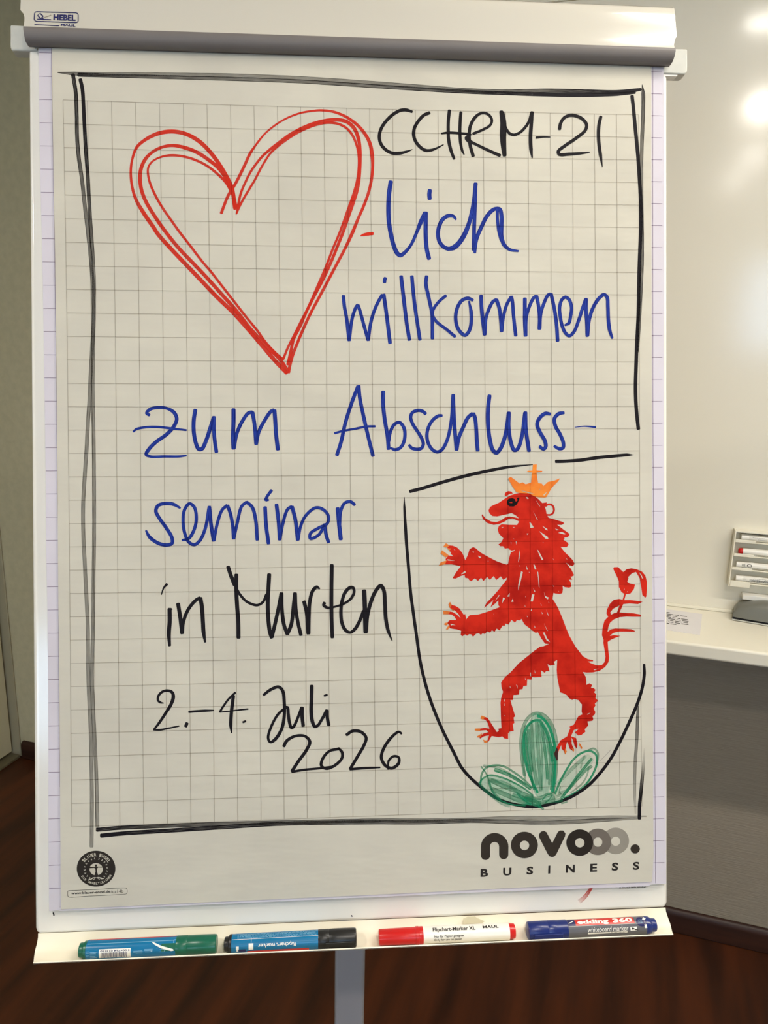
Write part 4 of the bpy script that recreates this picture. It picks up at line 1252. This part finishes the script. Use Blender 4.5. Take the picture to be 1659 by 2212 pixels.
M['seal_pale'] = plain('seal_paper', srgb(196, 190, 174), 0.8, 0.2, 0.97, 30)
joined('seal_text', arc_text('BLAUER ENGEL', 318, 74, 88, 122) + arc_text('DAS UMWELTZEICHEN', 338, 50, 272, 128, True), M['seal_pale'], seal)
lv_, lf_ = [], []
wreath = []
for side in (-1, 1):
    for k in range(9):
        a = math.radians(100 + 17.5 * k) if side < 0 else math.radians(72 - 17.0 * k)
        for dr in (-1, 1):
            cx, cy = SE[0] - 2 + 240 * math.cos(a), SE[1] + 12 - 225 * math.sin(a)
            tx, ty = (math.sin(a), math.cos(a)) if side < 0 else (-math.sin(a), -math.cos(a))
            nx, ny = math.cos(a) * dr, -math.sin(a) * dr
            L, wd = 34, 9
            dx, dy = tx * .8 + nx * .55, ty * .8 + ny * .55
            px_, py_ = -dy, dx
            wreath.append([(cx + nx * 3, cy + ny * 3), (cx + dx * L * .5 + px_ * wd, cy + dy * L * .5 + py_ * wd), (cx + dx * L, cy + dy * L), (cx + dx * L * .5 - px_ * wd, cy + dy * L * .5 - py_ * wd)])
wreath.append([(590, 870), (640, 865), (680, 835), (730, 828), (760, 836), (800, 825), (850, 832), (900, 855), (935, 845), (920, 865), (870, 870), (820, 850), (765, 845), (700, 850), (650, 885), (610, 885)])
wreath.append([(690, 885), (735, 848), (742, 852), (705, 888)])
wreath.append([(790, 848), (840, 880), (832, 886), (784, 852)])
fill('seal_wreath', [cpix(R31, q) for q in wreath], [], M['seal_pale'], seal, .00016)
fill('seal_figure', [cpix(R31, [(628, 612), (645, 575), (690, 545), (757, 530), (820, 545), (865, 575), (885, 604), (780, 604), (735, 608)]),
                     cpix(R31, [(620, 640), (720, 632), (742, 660), (745, 710), (725, 785), (690, 775), (645, 740), (622, 690)]),
                     cpix(R31, [(895, 625), (800, 622), (776, 650), (776, 710), (800, 782), (840, 770), (880, 730), (898, 680)])],
     [cpix(R31, circ(755, 582, 25, 24, 20))], M['seal_pale'], seal, .00016)
bx = Ink(.0001)
bx.stroke(R31, "180,1113 700,1090 1370,1055 1395,1062 1410,1085 1412,1150 1400,1175 1375,1184 700,1222 195,1248 170,1238 160,1215 158,1140 165,1120 185,1112", 9, dens=.95, cap=False)
ub = bx.build('printed_frame', M['print_black'], sheet)
joined('printed_address', [quad_text('www.blauer-engel.de', R31, "232,1212 1060,1172 1060,1100 232,1142", .00014, .02), quad_text('/uz14b', R31, "1068,1168 1330,1155 1330,1085 1068,1100", .00014, -.005)],
       M['print_black'], sheet, label='printed web address in a rounded frame')

# ---------------------------------------------------------------- marks on the easel itself


def cover_pt(px, py):
    """point on the curved cover plate under a photograph pixel (rows are at nearly constant depth)"""
    rows = [(.006, -38, 21), (.0085, -20, 36), (.012, 5, 60), (.0140, 22, 77), (.0152, 29, 84), (.0165, 37, 91), (.018, 46, 97), (.0195, 53, 102), (.0203, 57.5, 104.5)]
    t = (px - 46) / 1412
    ys = [a + (b - a) * t for _, a, b in rows]
    w = np.interp(py, ys, [r[0] for r in rows])
    return BP(px, py, w * FLAT + .00035)


def cover_geo(P, Fc):
    return [cover_pt(x, y) for x, y in P], Fc


def flat_ribbon(path, width):
    P = np.array(path, float)
    T = np.gradient(P, axis=0)
    T /= np.linalg.norm(T, axis=1)[:, None]
    Nn = np.stack([-T[:, 1], T[:, 0]], 1) * width / 2
    V = [p for a, b in zip(P, Nn) for p in (a + b, a - b)]
    return V, [(2 * i, 2 * i + 1, 2 * i + 3, 2 * i + 2) for i in range(len(P) - 1)]


mk = []


def cq(s, quad, bold=.02, **k):
    V, Fc, _ = text_geo(s, bold, **k)
    q = P_(R32, quad)[0]
    x, y = V[:, :1], V[:, 1:]
    return cover_geo(q[0] * (1 - x) * (1 - y) + q[1] * x * (1 - y) + q[2] * x * y + q[3] * (1 - x) * y, Fc)


mk.append(cq('HEBEL', "655,395 1225,415 1228,262 658,247", .04))
rr = P_(R32, "225,180 700,193 1230,205 1270,222 1290,260 1288,420 1265,450 1215,458 700,440 215,425 180,405 162,370 172,230 190,190 235,179")[0]
V_, F_ = flat_ribbon(rr, 1.9)
mk.append(cover_geo(V_, F_))
for pth, wd in (("240,370 420,376 598,384", 2.0), ("170,510 500,526 805,540", 1.7), ("250,270 320,355", 2.4), ("315,222 395,300", 2.4), ("255,262 310,225", 1.1), ("325,352 395,305", 1.6),
                ("330,345 380,340 395,365", 2.4)):
    V_, F_ = flat_ribbon(P_(R32, pth)[0], wd)
    mk.append(cover_geo(V_, F_))
mk.append(cq('MAUL', "845,545 1222,566 1222,500 845,486", .03))
joined('printed_mark', mk, M['print_navy'], cover, label='small navy printed mark')
V_, F_ = flat_ribbon(P_(R32, "400,335 500,300 598,262")[0], 1.5)
joined('printed_mark', [cover_geo(V_, F_)], M['logo_light'], cover)

# marks on the bare board under the pad
joined('printed_note', [quad_text('de couleur reste possible?', R0, "1337,1920.5 1395,1919 1395,1913.5 1337,1915", WB + .0003, .01)], M['print_black'], easel)
sm = Ink(WB + .0003)
sm.stroke(R0, "1280,1913:.8 1272,1926 1263,1938:1 1251,1948:1.3", 8, dens=[.8, .7, .4, .12], cap=False)
sm.build('marker_smear', M['ink_red'], easel, label='faded red marker smear')
sm = Ink(WB + .0003)
sm.stroke(R0, "115,1972 116.5,1977", 3, dens=1)
sm.build('ink_speck', M['ink_black'], easel)
sm = Ink(WB + .0003)
sm.stroke(R0, "759.5,1977.5 760.5,1979.5", 2.2, dens=1)
sm.build('ink_speck', M['ink_black'], easel)

# ---------------------------------------------------------------- the four markers in the tray
AX = BU
CN = (BV * .5 + BW * .866)          # towards the viewer, square to the pen
CT = (BV * .866 - BW * .5)          # upwards across the pen


class Pen:
    """a pen lying along the tray; positions along it are photograph columns"""
    def __init__(s, name, label, xa, xb, R=.0091, v=-.5130, w=.0122, tilt=0.0):
        s.R = R
        s.w = w
        um = (p2b(xa, 2040, w)[0] + p2b(xb, 2030, w)[0]) / 2
        s.o = b2w(um, v + tray_dv(um), w)
        s.um = um
        a = math.radians(tilt)
        s.ax = AX * math.cos(a) + BV * math.sin(a)
        s.t = thing(name, label, 'marker pen', s.o - CT * R, Matrix(((BU[0], BV[0], BW[0], 0), (BU[1], BV[1], BW[1], 0), (BU[2], BV[2], BW[2], 0), (0, 0, 0, 1))),
                    group='marker pens in the easel tray')

    def x(s, px):
        r = ray(px, 2030)
        # column px on the pen axis
        nrm = np.cross(ray(px, 0), ray(px, 2212))
        return ((CAM - s.o) @ nrm) / (s.ax @ nrm)

    def body(s, name, prof, mat, parent=None, label=None, seg=40):
        V, Fc = revolve([(s.x(a), r * s.R) for a, r in prof], s.o, s.ax, CN, seg)
        o = mesh(name, V, Fc, M[mat], parent or s.t, smooth=True, label=label)
        fix_normals(o)
        o.data.set_sharp_from_angle(angle=math.radians(35))
        return o

    def wrap(s, P, Fc, lift=.00018):
        """P: (column px, t) with t the height in units of R across the visible face (-1..1)"""
        V = []
        P, Fc = split_tall(P, Fc, .10)
        for px, t in P:
            ph = math.asin(max(-.999, min(.999, t)))
            V.append(s.o + s.ax * s.x(px) + (s.R + lift) * (math.cos(ph) * CN + math.sin(ph) * CT))
        return V, Fc

    def patch(s, xa, xb, t0, t1, n=8, lift=.00012):
        P, Fc = [], []
        a0, a1 = math.asin(t0), math.asin(t1)
        for i in range(n + 1):
            for x_ in (xa, xb):
                P.append((x_, math.sin(a0 + (a1 - a0) * i / n)))
        return s.wrap(P, [(2 * i, 2 * i + 1, 2 * i + 3, 2 * i + 2) for i in range(n)], lift)

    def text(s, txt, xa, xb, t0, t1, bold=.02, flip=False, lift=.0002, **k):
        V, Fc, _ = text_geo(txt, bold, **k)
        if flip:
            V = 1 - V
        return s.wrap([(xa + (xb - xa) * x, t0 + (t1 - t0) * y) for x, y in V], Fc, lift)

    def clip(s, xa, xb, ta, tb, mat, parent, h=.32):
        """pocket clip: a bevelled bar standing off the cap"""
        V = []
        for px in (xa, xb):
            for t in (ta, tb):
                ph = math.asin(t)
                for rr in (s.R * .96, s.R * (1 + h)):
                    V.append(s.o + s.ax * s.x(px) + rr * (math.cos(ph) * CN + math.sin(ph) * CT))
        Fc = [(0, 1, 3, 2), (4, 6, 7, 5), (0, 4, 5, 1), (2, 3, 7, 6), (1, 5, 7, 3), (0, 2, 6, 4)]
        o = mesh('pocket_clip', V, Fc, M[mat], parent)
        fix_normals(o)
        bevel(o, .0006, 2)
        return o


# green one with a barcode
p = Pen('marker_pen', 'green capped marker with blue label and white barcode, leftmost in the tray', 172, 468, .0094)
p.body('barrel', [(188, .90), (190, .99), (192, 1.0), (383, 1.0)], 'label_blue', label='blue printed barrel')
p.body('end_plug', [(172, .62), (173.2, .74), (176, .78), (182, .78), (183.5, .92), (189, .95)], 'green_plastic')
cap = p.body('cap', [(382, 1.0), (383, 1.02), (405, 1.03), (406, .995), (407, 1.03), (463, 1.01), (467, .98), (468.5, .9)], 'green_plastic')
pr = p.t
pa = [p.patch(219, 287, -.86, -.02)]
joined('barcode_label', pa, M['print_white'], pr, label='white barcode label')
bars, rng = [], random.Random(4)
x = 223.5
while x < 279:
    wd = rng.choice((.5, .5, .9, 1.4))
    bars.append(p.patch(x, x + wd, -.84, -.36, 4, .00022))
    x += wd + rng.choice((.5, .8, 1.1))
bars.append(p.text('4 004764 013180', 222, 286, -.30, -.12, .01, True, .00024))
joined('barcode', bars, M['print_navy'], pr)
wl = [p.patch(330.5, 331.2, -.5, -.35)]
P4 = [(331, .42), (333, .46), (352, .05), (378, -.32), (379, -.47), (374, -.50), (352, -.20), (336, .22)]
wl.append(p.wrap(P4, [(0, 1, 2, 7), (2, 3, 6, 7), (3, 4, 5, 6)], .0003))
joined('printed_arrow', wl, M['print_white'], pr)
wp = [p.patch(192, 381, .50, .56)]
for a, b, t in ((293, 312, -.34), (293, 314, -.44), (298, 312, -.56), (316, 334, -.22), (316, 334, -.34), (318, 334, -.46), (200, 214, -.30), (200, 213, -.42), (200, 214, -.54), (200, 212, -.66), (200, 214, -.8), (192, 198, -.2), (192, 198, -.35), (192, 198, -.6)):
    wp.append(p.patch(a, b, t - .035, t + .02, 2, .00015))
wp += [p.patch(341, 349, -.16, -.12, 2), p.patch(349, 353, -.33, -.29, 2), p.patch(349, 360, -.55, -.51, 2), p.patch(359, 360.2, -.51, -.33, 3), p.patch(351, 360, -.33, -.29, 2), p.patch(377, 383, .55, .60, 2), p.patch(377, 378, .28, .56, 3)]
joined('small_print', wp, M['print_pale'], pr)
joined('red_stripe', [p.patch(195, 381, .90, .975, 3)], M['print_red'], pr)
joined('green_panel', [p.patch(352, 383, -.5, .25, 6, .0001)], M['green_plastic'], pr)

# black one, printed upside down
p = Pen('marker_pen', 'black capped marker with blue label printed upside down, second from left in the tray', 485, 770, .0094, tilt=.35)
p.body('barrel', [(501.5, 1.0), (502.5, 1.0), (689, 1.0)], 'label_blue', label='blue printed barrel')
p.body('end_plug', [(485, .60), (486, .72), (488, .76), (494.5, .76), (495.5, .95), (497, .99), (502, 1.0)], 'black_plastic')
cap = p.body('cap', [(687.5, 1.0), (689, 1.03), (710, 1.03), (711, 1.0), (712, 1.03), (729, 1.04), (765, 1.02), (768.5, .98), (769.8, .88)], 'black_plastic')
p.clip(703, 767, -.72, -.36, 'black_plastic', cap, .20)
pr = p.t
tx = [p.text('flipchart marker', 559, 641, -.52, -.02, .012, True, shear=-.25), p.patch(502.5, 687.5, .36, .395, 2)]
tx += [p.patch(539, 549, -.66, -.06, 5), p.patch(512, 518, -.62, -.30, 4), p.patch(513, 517, -.80, -.62, 3), p.patch(544, 544.6, -.06, .45, 3)]
joined('printed_lettering', tx, M['print_white'], pr, label='white lettering printed upside down')
tiny = []
rng = random.Random(9)
for t in (.50, .62, .74, .85):
    x = 514
    while x < 682:
        L = rng.uniform(3, 9)
        tiny.append(p.patch(x, min(x + L, 684), t - .022, t + .022, 1, .00015))
        x += L + rng.uniform(.8, 1.8)
joined('small_print', tiny, M['print_pale'], pr)
joined('red_band', [p.patch(536, 668, -.97, -.78, 4, .00014)], M['print_red'], pr)
joined('navy_emblem', [p.patch(518, 533, -.86, -.60, 4, .00013)], M['print_navy'], pr)

# red one with white barrel
p = Pen('marker_pen', 'white barrelled marker with red cap, third from left in the tray', 818, 1112, .0089)
p.body('barrel', [(912.5, .96), (914, .96), (1098.5, .96)], 'pen_white', label='white printed barrel')
p.body('end_plug', [(1097, .955), (1097.6, .90), (1108, .86), (1111, .82), (1112, .70)], 'red_plastic')
cap = p.body('cap', [(818, .70), (818.6, .84), (820, .89), (897, .95), (897.6, 1.0), (904, 1.01), (904.6, .98), (912, .99), (913.5, .97)], 'red_plastic')
pr = p.t
joined('printed_lettering', [p.text('Flipchart-Marker XL', 934, 1025.5, .20, .72, .012), p.text('MAUL', 1041.5, 1075.5, .42, .70, .02), p.text('Nur für Papier geeignet', 935.5, 1000, -.42, -.10, .01),
                             p.text('Only for use on paper', 935.5, 995, -.74, -.48, .01)], M['print_black'], pr, label='black printed lettering')

# blue one
p = Pen('marker_pen', 'dark blue whiteboard marker with grey label and red band, rightmost in the tray', 1139, 1416, .0092)
p.body('barrel', [(1223.5, .985), (1225, .985), (1392, .985)], 'label_grey', label='grey printed barrel')
p.body('barrel_end', [(1391, .99), (1396, .985), (1401, .95), (1403.5, .88), (1404, .80)], 'blue_plastic')
p.body('end_plug', [(1403, .72), (1404.5, .74), (1412, .74), (1414.6, .70), (1416, .58)], 'blue_plastic')
cap = p.body('cap', [(1139, .84), (1140, .95), (1142, 1.0), (1181, 1.02), (1182, 1.0), (1183, 1.02), (1201, 1.03), (1202, 1.01), (1222, 1.03), (1223.8, 1.0)], 'blue_plastic')
p.clip(1149, 1211, -.80, -.42, 'blue_plastic', cap, .22)
pr = p.t
joined('red_band', [p.patch(1240.5, 1366.5, .26, .93, 8)], M['print_red'], pr, label='red band with white lettering')
joined('navy_panel', [p.patch(1224.5, 1239.5, .26, .90, 6)], M['print_navy'], pr)
joined('navy_emblem', [p.wrap([(1381 + 11 * math.cos(a), .38 + .50 * math.sin(a)) for a in np.linspace(0, 2 * math.pi, 20, endpoint=False)], [tuple(range(20))], .00012)], M['print_navy'], pr)
tl = [p.text('edding', 1245, 1312, .30, .86, .045), p.text('360', 1321, 1363, .42, .86, .045), p.patch(1224.5, 1400, .215, .245, 2), p.text('whiteboard marker', 1264, 1351, -.46, .06, .0, shear=.2),
      p.patch(1264, 1348.5, -.66, -.52, 2), p.patch(1355, 1369, -.50, -.10, 4), p.patch(1386, 1391, -.30, .10, 4), p.wrap([(1384, .62), (1389, .84), (1393, .70), (1388, .50)], [(0, 1, 2, 3)], .0003),
      p.patch(1387.7, 1388.7, .1, .5, 3), p.wrap([(1226, .58), (1237, .78), (1237, .70), (1226, .50)], [(0, 1, 2, 3)], .0003)]
joined('printed_lettering', tl, M['print_white'], pr, label='white lettering')
joined('small_print', [p.text('+ FLIPCHART', 1308, 1347, -.64, -.54, .0, lift=.0003), p.wrap([(1357, -.16), (1360, -.36), (1362, -.22), (1367, -.40), (1372, -.44), (1372, -.48), (1366, -.45), (1362, -.32), (1360, -.45)], [tuple(range(9))], .0003)], M['print_black'], pr)
joined('small_print', [p.text('OPEN', 1374.5, 1383, .52, .62, .0, lift=.0003), p.text('CLICK', 1374.5, 1383, .38, .48, .0, lift=.0003), p.text('CLOSE', 1374.5, 1383, .24, .34, .0, lift=.0003)], M['print_pale'], pr)

# scrap of dried tape on the tray
sc = [(1001, 1996), (1001, 1984), (1010, 1980), (1026, 1979.5), (1030, 1983), (1047, 1990), (1040, 1995)]
V = []
for x_, y_ in sc:
    f = (y_ - 1976) / 30
    V.append(BP(x_, y_, .0012 + .0085 * max(f, 0) - .003))
tag(mesh('tape_scrap', [v + CN * .0012 for v in V] + [v + CN * .0008 for v in V], [tuple(range(7)), tuple(range(13, 6, -1))] + [(i, 7 + i, 7 + (i + 1) % 7, (i + 1) % 7) for i in range(7)],
         plain('old_tape', srgb(196, 188, 158), .5, .4, .93, 60), None), 'small greyish scrap of old tape stuck in the pen tray above the red marker', 'tape')

# ---------------------------------------------------------------- whiteboard, ledge and what lies there
wbd = thing('whiteboard', 'large glossy white board on the front wall behind the easel', 'whiteboard', (.6, YF, .935))
box('panel', (-.58, YF - .012, .936), (2.0, YF - .0005, 2.30), M['whiteboard'], wbd, .0015)
box('bottom_rail', (-.585, YF - .018, .9295), (2.005, YF - .0005, .9368), M['ledge'], wbd, .0012)
box('side_rail', (-.60, YF - .016, .9368), (-.58, YF - .0005, 2.30), M['ledge'], wbd, .0012)
box('side_rail', (2.0, YF - .016, .9368), (2.02, YF - .0005, 2.30), M['ledge'], wbd, .0012)
box('top_rail', (-.60, YF - .016, 2.30), (2.02, YF - .0005, 2.32), M['ledge'], wbd, .0012)
YW = YF - .012
ledge = tag(box('wall_ledge', (-.62, 1.702, .8955), (XR - .002, YF - .0005, .929), M['ledge'], None, .006, 4), 'long white ledge with rounded front edge running along the wall under the whiteboard', 'ledge')

# card on the ledge
c0, c1, c2, c3 = np.array([.050, 1.772]), np.array([.198, 1.7616]), np.array([.2139, 1.9069]), np.array([.066, 1.915])
zc = .929
card = thing('instruction_card', 'white printed card lying on the ledge, half hidden by the easel', 'card', (.13, 1.84, zc))
V = [(*c, zc + .0001) for c in (c0, c1, c2, c3)] + [(*c, zc + .0009) for c in (c0, c1, c2, c3)]
fix_normals(mesh('paper', V, [(0, 3, 2, 1), (4, 5, 6, 7), (0, 1, 5, 4), (1, 2, 6, 5), (2, 3, 7, 6), (3, 0, 4, 7)], M['card_paper'], card))
V, Fc = [], []
rng = random.Random(3)
for i in range(9):
    b_ = .82 - i * .076
    x = .08
    xe = (.50, .72, .63, .78, .78, .78, .78, .60, .46)[i]
    while x < xe:
        L = rng.uniform(.035, .11)
        k = len(V)
        for a, b in ((x, b_), (x + L, b_), (x + L, b_ + .028), (x, b_ + .028)):
            q = c0 * (1 - a) * (1 - b) + c1 * a * (1 - b) + c2 * a * b + c3 * (1 - a) * b
            V.append((q[0], q[1], zc + .0011))
        Fc.append((k, k + 1, k + 2, k + 3))
        x += L + .02
mesh('printed_lines', V, Fc, M['print_black'], card)

# pen holder hooked on the board
hx0, hx1, yb, yf = .2640, .4300, YW, 1.916
hold = thing('pen_holder', 'cream plastic holder with four pen compartments mounted on the whiteboard', 'pen holder', (.347, YW, 1.003))
box('back_plate', (hx0, yb - .003, 1.004), (hx1, yb - .0002, 1.141), M['holder'], hold, .001)
box('side_wall', (hx0, yf, 1.004), (hx0 + .003, yb - .0032, 1.141), M['holder'], hold, .0008)
box('side_wall', (hx1 - .003, yf, 1.004), (hx1, yb - .0032, 1.141), M['holder'], hold, .0008)
box('top_wall', (hx0 + .0032, yf + .001, 1.137), (hx1 - .0032, yb - .0032, 1.1405), M['holder'], hold, .0008)
ZS = [1.1165, 1.0825, 1.0490, 1.0150]
for i, z in enumerate(ZS):
    box('shelf', (hx0 + .0032, yf + .003, z - .0036), (hx1 - .0032, yb - .0032, z - .0016), M['holder'], hold, .0005)
    zb = z - .0036 if i < 3 else 1.004
    box('front_lip', (hx0 + .0032, yf, zb), (hx0 + .047, yf + .0028, z + .0038), M['holder'], hold, .0008)
    box('front_lip', (hx1 - .047, yf, zb), (hx1 - .0032, yf + .0028, z + .0038), M['holder'], hold, .0008)
PN = [('white pen with pale cap in the top compartment of the holder', 1600.7, 'pen_white', 'pen_white'), ('white pen with red end in the second compartment of the holder', 1595, 'pen_white', 'red_plastic'),
      ('white pen with round printed emblem in the third compartment of the holder', 1590, 'pen_white', 'pen_white'), ('white pen with dense small print in the lowest compartment of the holder', 1589, 'pen_white', 'pen_white')]
for i, (lb, px, mb, me_) in enumerate(PN):
    z = ZS[i] - .0016 + .0085
    yc = yf + .0135
    x0_ = ony(px, 1160 + 28.5 * i, yc)[0]
    R = .0083
    t = thing('board_marker', lb, 'marker pen', (x0_, yc, z - R), group='pens in the whiteboard holder')
    o_ = np.array([x0_, yc, z])
    ax, up_ = np.array([1., 0, 0]), np.array([0, 0, 1.])

    def rv(nm, prof, mt):
        Vv, Ff = revolve(prof, o_, ax, up_, 28)
        ob = mesh(nm, Vv, Ff, M[mt], t, smooth=True)
        fix_normals(ob)
        ob.data.set_sharp_from_angle(angle=math.radians(35))
        return ob
    if i == 1:
        rv('end_plug', [(0, R * .55), (.0015, R * .82), (.004, R * .92), (.0095, R * .95)], me_)
        rv('barrel', [(.0095, R), (.094, R)], mb)
        rv('cap', [(.094, R * 1.04), (.132, R), (.133, R * .9)], 'red_plastic')
    else:
        rv('cap', [(0, R * .88), (.0008, R * .97), (.016, R), (.0165, R * .97), (.017, R * 1.0), (.036, R * 1.01), (.0362, R * .94)], me_)
        rv('barrel', [(.036, R * .95), (.122, R * .95)], mb)
        rv('end_plug', [(.122, R * .8), (.131, R * .78), (.132, R * .6)], 'black_plastic' if i == 0 else ('blue_plastic' if i == 2 else 'green_plastic'))
    # small print seen on the front of the barrels
    Vp, Fp = [], []
    rng = random.Random(20 + i)

    def seg_patch(xa, xb, a0, a1, rr=R * 1.0 + .00012):
        k = len(Vp)
        for x_, a in ((xa, a0), (xb, a0), (xb, a1), (xa, a1)):
            Vp.append((o_[0] + x_, yc - rr * math.cos(a), z + rr * math.sin(a)))
        Fp.append((k, k + 1, k + 2, k + 3))
    rows = {0: [(.35, .024, .08), (-.15, .036, .08)], 1: [(.1, .07, .1), (-.55, .012, .08)], 2: [(-.45, .012, .075), (.5, .0122, .019), (.32, .0122, .019), (.14, .0122, .019), (-.02, .0122, .019)],
            3: [(.62, .04, .08), (.3, .014, .022), (.3, .030, .08), (.12, .030, .08), (-.05, .030, .08), (-.25, .022, .075)]}[i]
    for a, xa, xb in rows:
        x_ = xa
        while x_ < xb:
            L = rng.uniform(.0012, .0042)
            seg_patch(x_, min(x_ + L, xb), a - .05, a + .05)
            x_ += L + .0007
    if i == 2:
        for k in range(14):
            a, b = 2 * math.pi * k / 14, 2 * math.pi * (k + 1) / 14
            kk = len(Vp)
            for q, f in ((a, 1), (b, 1), (b, .72), (a, .72)):
                an = .22 + .42 * f * math.sin(q)
                Vp.append((o_[0] + .0285 + .0058 * f * math.cos(q), yc - (R + .0002) * math.cos(an), z + (R + .0002) * math.sin(an)))
            Fp.append((kk, kk + 1, kk + 2, kk + 3))
    mesh('small_print', Vp, Fp, M['logo_light'] if i == 0 else M['print_black'], t)
tag(box('magnetic_bar', (.2990, YW - .026, .9735), (.46, YW - .0003, .9855), M['pen_white'], None, .0015), 'slim white magnetic bar on the whiteboard just under the pen holder', 'magnetic bar')

# eraser on the ledge: arched grip over a felt pad
er = thing('board_eraser', 'dark grey arched whiteboard eraser standing on the ledge', 'eraser', (.36, 1.905, .929), Matrix.Rotation(math.radians(-9), 4, 'Z'))
rz = np.array([[math.cos(math.radians(-9)), -math.sin(math.radians(-9))], [math.sin(math.radians(-9)), math.cos(math.radians(-9))]])


def er_pts(L):
    return [tuple(np.array([.362, 1.903]) + rz @ np.array(q[:2])) + (.929 + q[2],) for q in L]


hl, hw2 = .080, .029
V, Fc = [], []
nx_, ny_ = 24, 10
for i in range(nx_ + 1):
    x = -hl + 2 * hl * i / nx_
    e = abs(x) / hl
    top = .030 + .021 * (1 - e ** 2.2)
    if e > .93:
        top *= 1 - (e - .93) * 3.2
    wd = hw2 * (1 - .10 * e ** 6)
    for j in range(ny_ + 1):
        a = math.pi * j / ny_
        yy = -wd * math.cos(a)
        sgn = math.copysign(abs(math.cos(a)) ** .45, math.cos(a))
        V.append((x, -wd * sgn, .009 + (top - .009) * math.sin(a) ** .55 if 0 < j < ny_ else .009))
n = ny_ + 1
Fc = [(i * n + j, i * n + j + 1, (i + 1) * n + j + 1, (i + 1) * n + j) for i in range(nx_) for j in range(ny_)]
Fc += [tuple(range(n)), tuple(nx_ * n + j for j in range(n))[::-1]] + [(i * n, (i + 1) * n, (i + 1) * n + ny_, i * n + ny_) for i in range(nx_)]
g = mesh('grip', er_pts(V), Fc, M['eraser_body'], er, smooth=True)
fix_normals(g)
g.data.set_sharp_from_angle(angle=math.radians(50))
V = [(x, y, z) for z in (.0002, .0088) for x, y in ((-.0805, -.027), (.0805, -.027), (.0805, .027), (-.0805, .027))]
o = mesh('felt_pad', er_pts(V), [(0, 3, 2, 1), (4, 5, 6, 7), (0, 1, 5, 4), (1, 2, 6, 5), (2, 3, 7, 6), (3, 0, 4, 7)], M['felt'], er)
fix_normals(o)
bevel(o, .002, 2)
V = [(x, y, z) for z in (.0015, .0042) for x, y in ((-.0815, -.0285), (.0815, -.0285), (.0815, .0285), (-.0815, .0285))]
o = mesh('backing_strip', er_pts(V), [(0, 3, 2, 1), (4, 5, 6, 7), (0, 1, 5, 4), (1, 2, 6, 5), (2, 3, 7, 6), (3, 0, 4, 7)], M['bracket'], er)
fix_normals(o)
